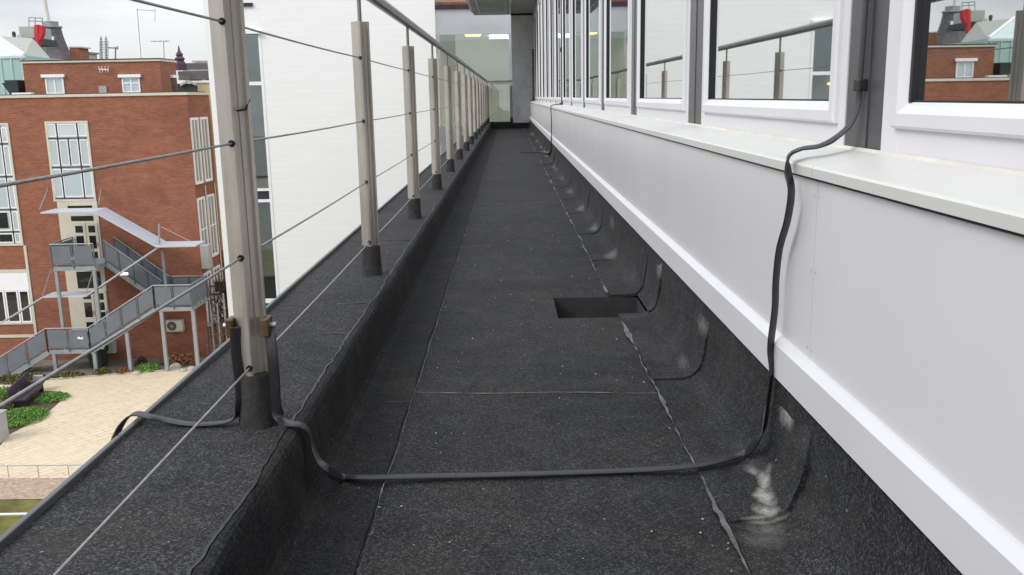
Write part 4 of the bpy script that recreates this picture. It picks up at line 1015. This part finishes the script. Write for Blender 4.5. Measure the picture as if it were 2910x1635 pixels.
# ------------------------------------------------------------------ far roofscape
def pbox(x0, x1, y0, y1, Y, dep=3., mat='slate', name='body', parent=None, down=None):
    a = at(x0, y0, Y); b = at(x1, y1, Y)
    return MB().box(a.x, b.x, Y, Y+dep, b.z if down is None else down, a.z).build(name, MT[mat], parent)
Mb = 56.
mg = thing('mint_building', 'mint green glazed building with a hipped glass roof behind the brick block', 'building', tuple(at(20, 200, Mb)[:2])+(G,))
a = at(-160, 160, Mb); b = at(72, 160, Mb)
MB().box(a.x, b.x, Mb, Mb+8, G, b.z).build('wall', MT['mint'], mg)
rb_ = MB()
for k in range(7):
    xx = b.x-.25-k*.62; rb_.box(xx-.03, xx+.03, Mb-.05, Mb, -3, b.z-.12)
rb_.box(a.x, b.x, Mb-.06, Mb-.001, b.z-.12, b.z); rb_.build('wall_rib', MT['mint_roof'], mg)
pk = at(-12, 105, Mb+4)
e1 = at(70, 159, Mb); e2 = at(143, 166, Mb+6)
MB().prism([(a.x, Mb, b.z+.002), (e1.x, Mb, b.z+.002), (pk.x, Mb+4, pk.z)], (0, 0, 0), (0, 0, .05)).build('glass_roof', MT['mint_roof'], mg)
MB().prism([(e1.x+.02, Mb, b.z+.002), (e2.x, Mb+6, b.z+.1), (pk.x+.3, Mb+8, pk.z+.1), (pk.x, Mb+4, pk.z)], (0, 0, 0), (0, 0, .05)).build('roof_slope', MT['roof_beige'], mg)
MB().tube([(e1.x, Mb-.02, b.z+.10), (pk.x, Mb+3.98, pk.z+.10)], .09, 6).build('hip_cap', MT['bright_white'], mg)
# windmill-like slate tower
Ty = 85.
tw = thing('slate_tower', 'flared grey slate tower with a pale mast rising behind the brick penthouse', 'tower', tuple(at(160, 165, Ty)[:2])+(G,))
cx_ = at(150, 120, Ty).x
def tr_(xl, y): return abs(at(xl, y, Ty).x-cx_)
prof = []
for hw, y in ((66, 185), (53, 165), (42, 145), (35, 125), (30, 105), (27, 88), (26, 80)):
    prof.append((hw/2658*Ty, at(155, y, Ty).z))
prof.insert(0, (2.6, -8))
vs = []; n = 8
mb = MB(); mb.lathe(cx_, Ty, [(r*1.04, z) for r, z in prof], 8); mb.smooth = [False]*len(mb.smooth); mb.build('spire_roof', MT['slate'], tw)
z8 = at(155, 80, Ty).z; z6 = at(155, 62, Ty).z
MB().lathe(cx_, Ty, [(.98, z8+.01), (.98, z8+.14), (.68, z8+.16), (.68, z6)], 8).build('gallery', MT['mast'], tw)
MB().tube([(cx_-.2, Ty, z6), (cx_-.42, Ty, z6+4.5)], .22, 8, r2=.12).build('mast', MT['pale_mast'], tw)
pbox(140, 152, 104, 121, Ty-1.3, .2, 'bright_white', 'dormer', tw)
# red ribbons
rd = thing('red_sculpture', 'bright red twin bladed sculpture sheet next to the slate tower', 'sculpture', tuple(at(108, 130, 80)))
for (pts) in (((97, 72), (107, 70), (109, 108), (107, 141), (100, 141), (98, 105)), ((110, 72), (122, 74), (121, 94), (113, 116), (109.5, 112))):
    MB().prism([tuple(at(x, y, 76)) for x, y in pts], (0, 0, 0), (0, .5, 0)).build('blade', MT['red'], rd)
# rooftop plant
pl = thing('rooftop_plant', 'pale grey green rooftop plant housing behind the mint roof', 'plant housing', tuple(at(75, 105, 78)))
pbox(53, 97, 76, 108, 78, 3, 'plantbox', 'housing', pl); pbox(44, 98, 108.2, 126, 77.5, 4, 'skip', 'plant_base', pl); pbox(48, 64, 100, 114, 77.2, .25, 'mint', 'side_duct', pl)
o = MB()
for (x0, y0, x1, y1) in ((82, 50, 120, 52), (82, 50, 82, 75), (100, 51, 100, 75), (120, 52, 120, 75), (82, 60, 120, 61)): o.tube([at(x0, y0, 79), at(x1, y1, 79)], .035, 4)
o.build('roof_frame', MT['mast'], pl)
dk_ = thing('rooftop_tank', 'dark cowl on the skyline left of the plant housing', 'cowl', tuple(at(42, 115, 76)))
MB().lathe(at(41, 110, 76).x, 76, [(.1, at(41, 118, 76).z), (.16, at(41, 95, 76).z), (.10, at(41, 90, 76).z)], 8).build('cowl', MT['turret'], dk_)
ch = thing('brick_chimney', 'orange brick chimney block right of the slate tower', 'chimney', tuple(at(212, 165, 82)))
pbox(197, 226, 136, 178, 82, 2, 'brick_o', 'stack', ch); pbox(195, 228, 133, 136, 81.95, 2.1, 'mint', 'cap', ch)
hs = thing('rooftop_hut', 'small pale flat roofed hut right of the brick chimney', 'hut', tuple(at(240, 165, 84)))
pbox(229, 250, 152, 178, 84, 2, 'plantbox', 'hut_body', hs); pbox(227, 252, 148, 152, 83.9, 2.2, 'mast', 'hut_roof', hs)
# antenna masts
def mast(pix, label, r=.05, Y=70, grp='antenna masts on the skyline', extra=None, mat='mast', lattice=0):
    (x0, y0), (x1, y1) = pix; b0 = at(x0, y0, Y); t0 = at(x1, y1, Y)
    t = thing('antenna_mast', label, 'antenna', (b0.x, b0.y, b0.z), grp)
    mb = MB(); mb.tube([b0, t0], r, 5)
    if lattice:
        for k in range(9):
            p = b0.lerp(t0, (k+1)/10); s = lattice; mb.box(p.x-s, p.x+s, p.y-.02, p.y+.02, p.z-.03, p.z+.03)
        for sx in (-1, 1): mb.tube([b0+Vector((sx*lattice, 0, 0)), t0+Vector((sx*lattice, 0, -.3))], r*.6, 4)
    mb.build('pole', MT[mat], t)
    if extra:
        e_ = MB()
        for (a, b_) in extra: e_.tube([at(*a, Y), at(*b_, Y)], r*.8, 4)
        e_.build('crossbar', MT[mat], t)
    return t
mast(((288, 180), (287, 104)), 'left lattice mast of the pair above the penthouse', .045, lattice=.11)
mast(((303, 180), (301, 104)), 'right lattice mast of the pair above the penthouse', .045, lattice=.11)
mast(((328, 180), (328, 134)), 'short antenna mast with a side arm right of the lattice pair', .06, extra=[((308, 136), (336, 137)), ((334, 132), (334, 141))])
mast(((402, 180), (390, 25)), 'tall thin whip mast with a top crossbar above the penthouse', .022, extra=[((388, 28), (441, 31)), ((441, 27), (440, 62))], mat='mast')
mast(((467, 180), (465, 118)), 'television aerial on a short pole near the turret', .028, extra=[((428, 118), (482, 117)), ((440, 115), (440, 121)), ((455, 115), (455, 121)), ((472, 114), (472, 121))])
# slate roofed hall with turret
Hy = 72.
hl = thing('slate_hall', 'old slate roofed hall with a small purple turret beside the white building', 'building', tuple(at(540, 230, Hy)[:2])+(G,))
pbox(505, 620, 203, 226, Hy-1, 3, 'slate', 'roof', hl); pbox(524, 620, 180, 199, Hy+2, 3, 'slate', 'roof', hl); pbox(520, 620, 199, 203, Hy+1.5, 3, 'stone', 'gutter', hl)
pbox(545, 620, 173, 176, Hy+3, 1, 'stone', 'ridge', hl)
zb_ = at(540, 228, Hy-1.2).z
MB().box(at(498, 228, Hy-1).x, at(620, 228, Hy-1).x, Hy-1.2, Hy+5, G, zb_-.25).build('wall', MT['roof_dark'], hl)
gb_ = MB()
for cxp in (535, 580): 
    c_ = at(cxp, 225, Hy-1.3); gb_.prism([(c_.x-.62, Hy-1.4, zb_-.45), (c_.x-.62, Hy-1.4, zb_-.28), (c_.x, Hy-1.4, zb_+.02), (c_.x+.62, Hy-1.4, zb_-.28), (c_.x+.62, Hy-1.4, zb_-.45), (c_.x, Hy-1.4, zb_-.16)], (0, 0, 0), (0, .2, 0))
gb_.build('gable_trim', MT['stone'], hl)
tx = at(511, 170, Hy).x
pr = [(.48, at(511, 200, Hy).z), (.48, at(511, 182, Hy).z), (.42, at(511, 181, Hy).z), (.30, at(511, 172, Hy).z), (.42, at(511, 168, Hy).z), (.22, at(511, 160, Hy).z), (.30, at(511, 156, Hy).z), (.10, at(511, 145, Hy).z), (.03, at(511, 130, Hy).z)]
mb = MB().lathe(tx, Hy, pr, 8); mb.smooth = [False]*len(mb.smooth); mb.build('turret', MT['turret'], hl)
# the building this walkway roof stands on
base = thing('lower_storeys', 'dark facade of the storeys below the walkway, mostly out of sight', 'building', (-.4, 10, G))
MB().box(-.86, .72, Y0, YE+.5, G, -1.10).build('wall', MT['edge'], base)
for o in list(bpy.data.objects):
    if o.type == 'EMPTY' and not o.children and o.name != 'roof_walkway': bpy.data.objects.remove(o)
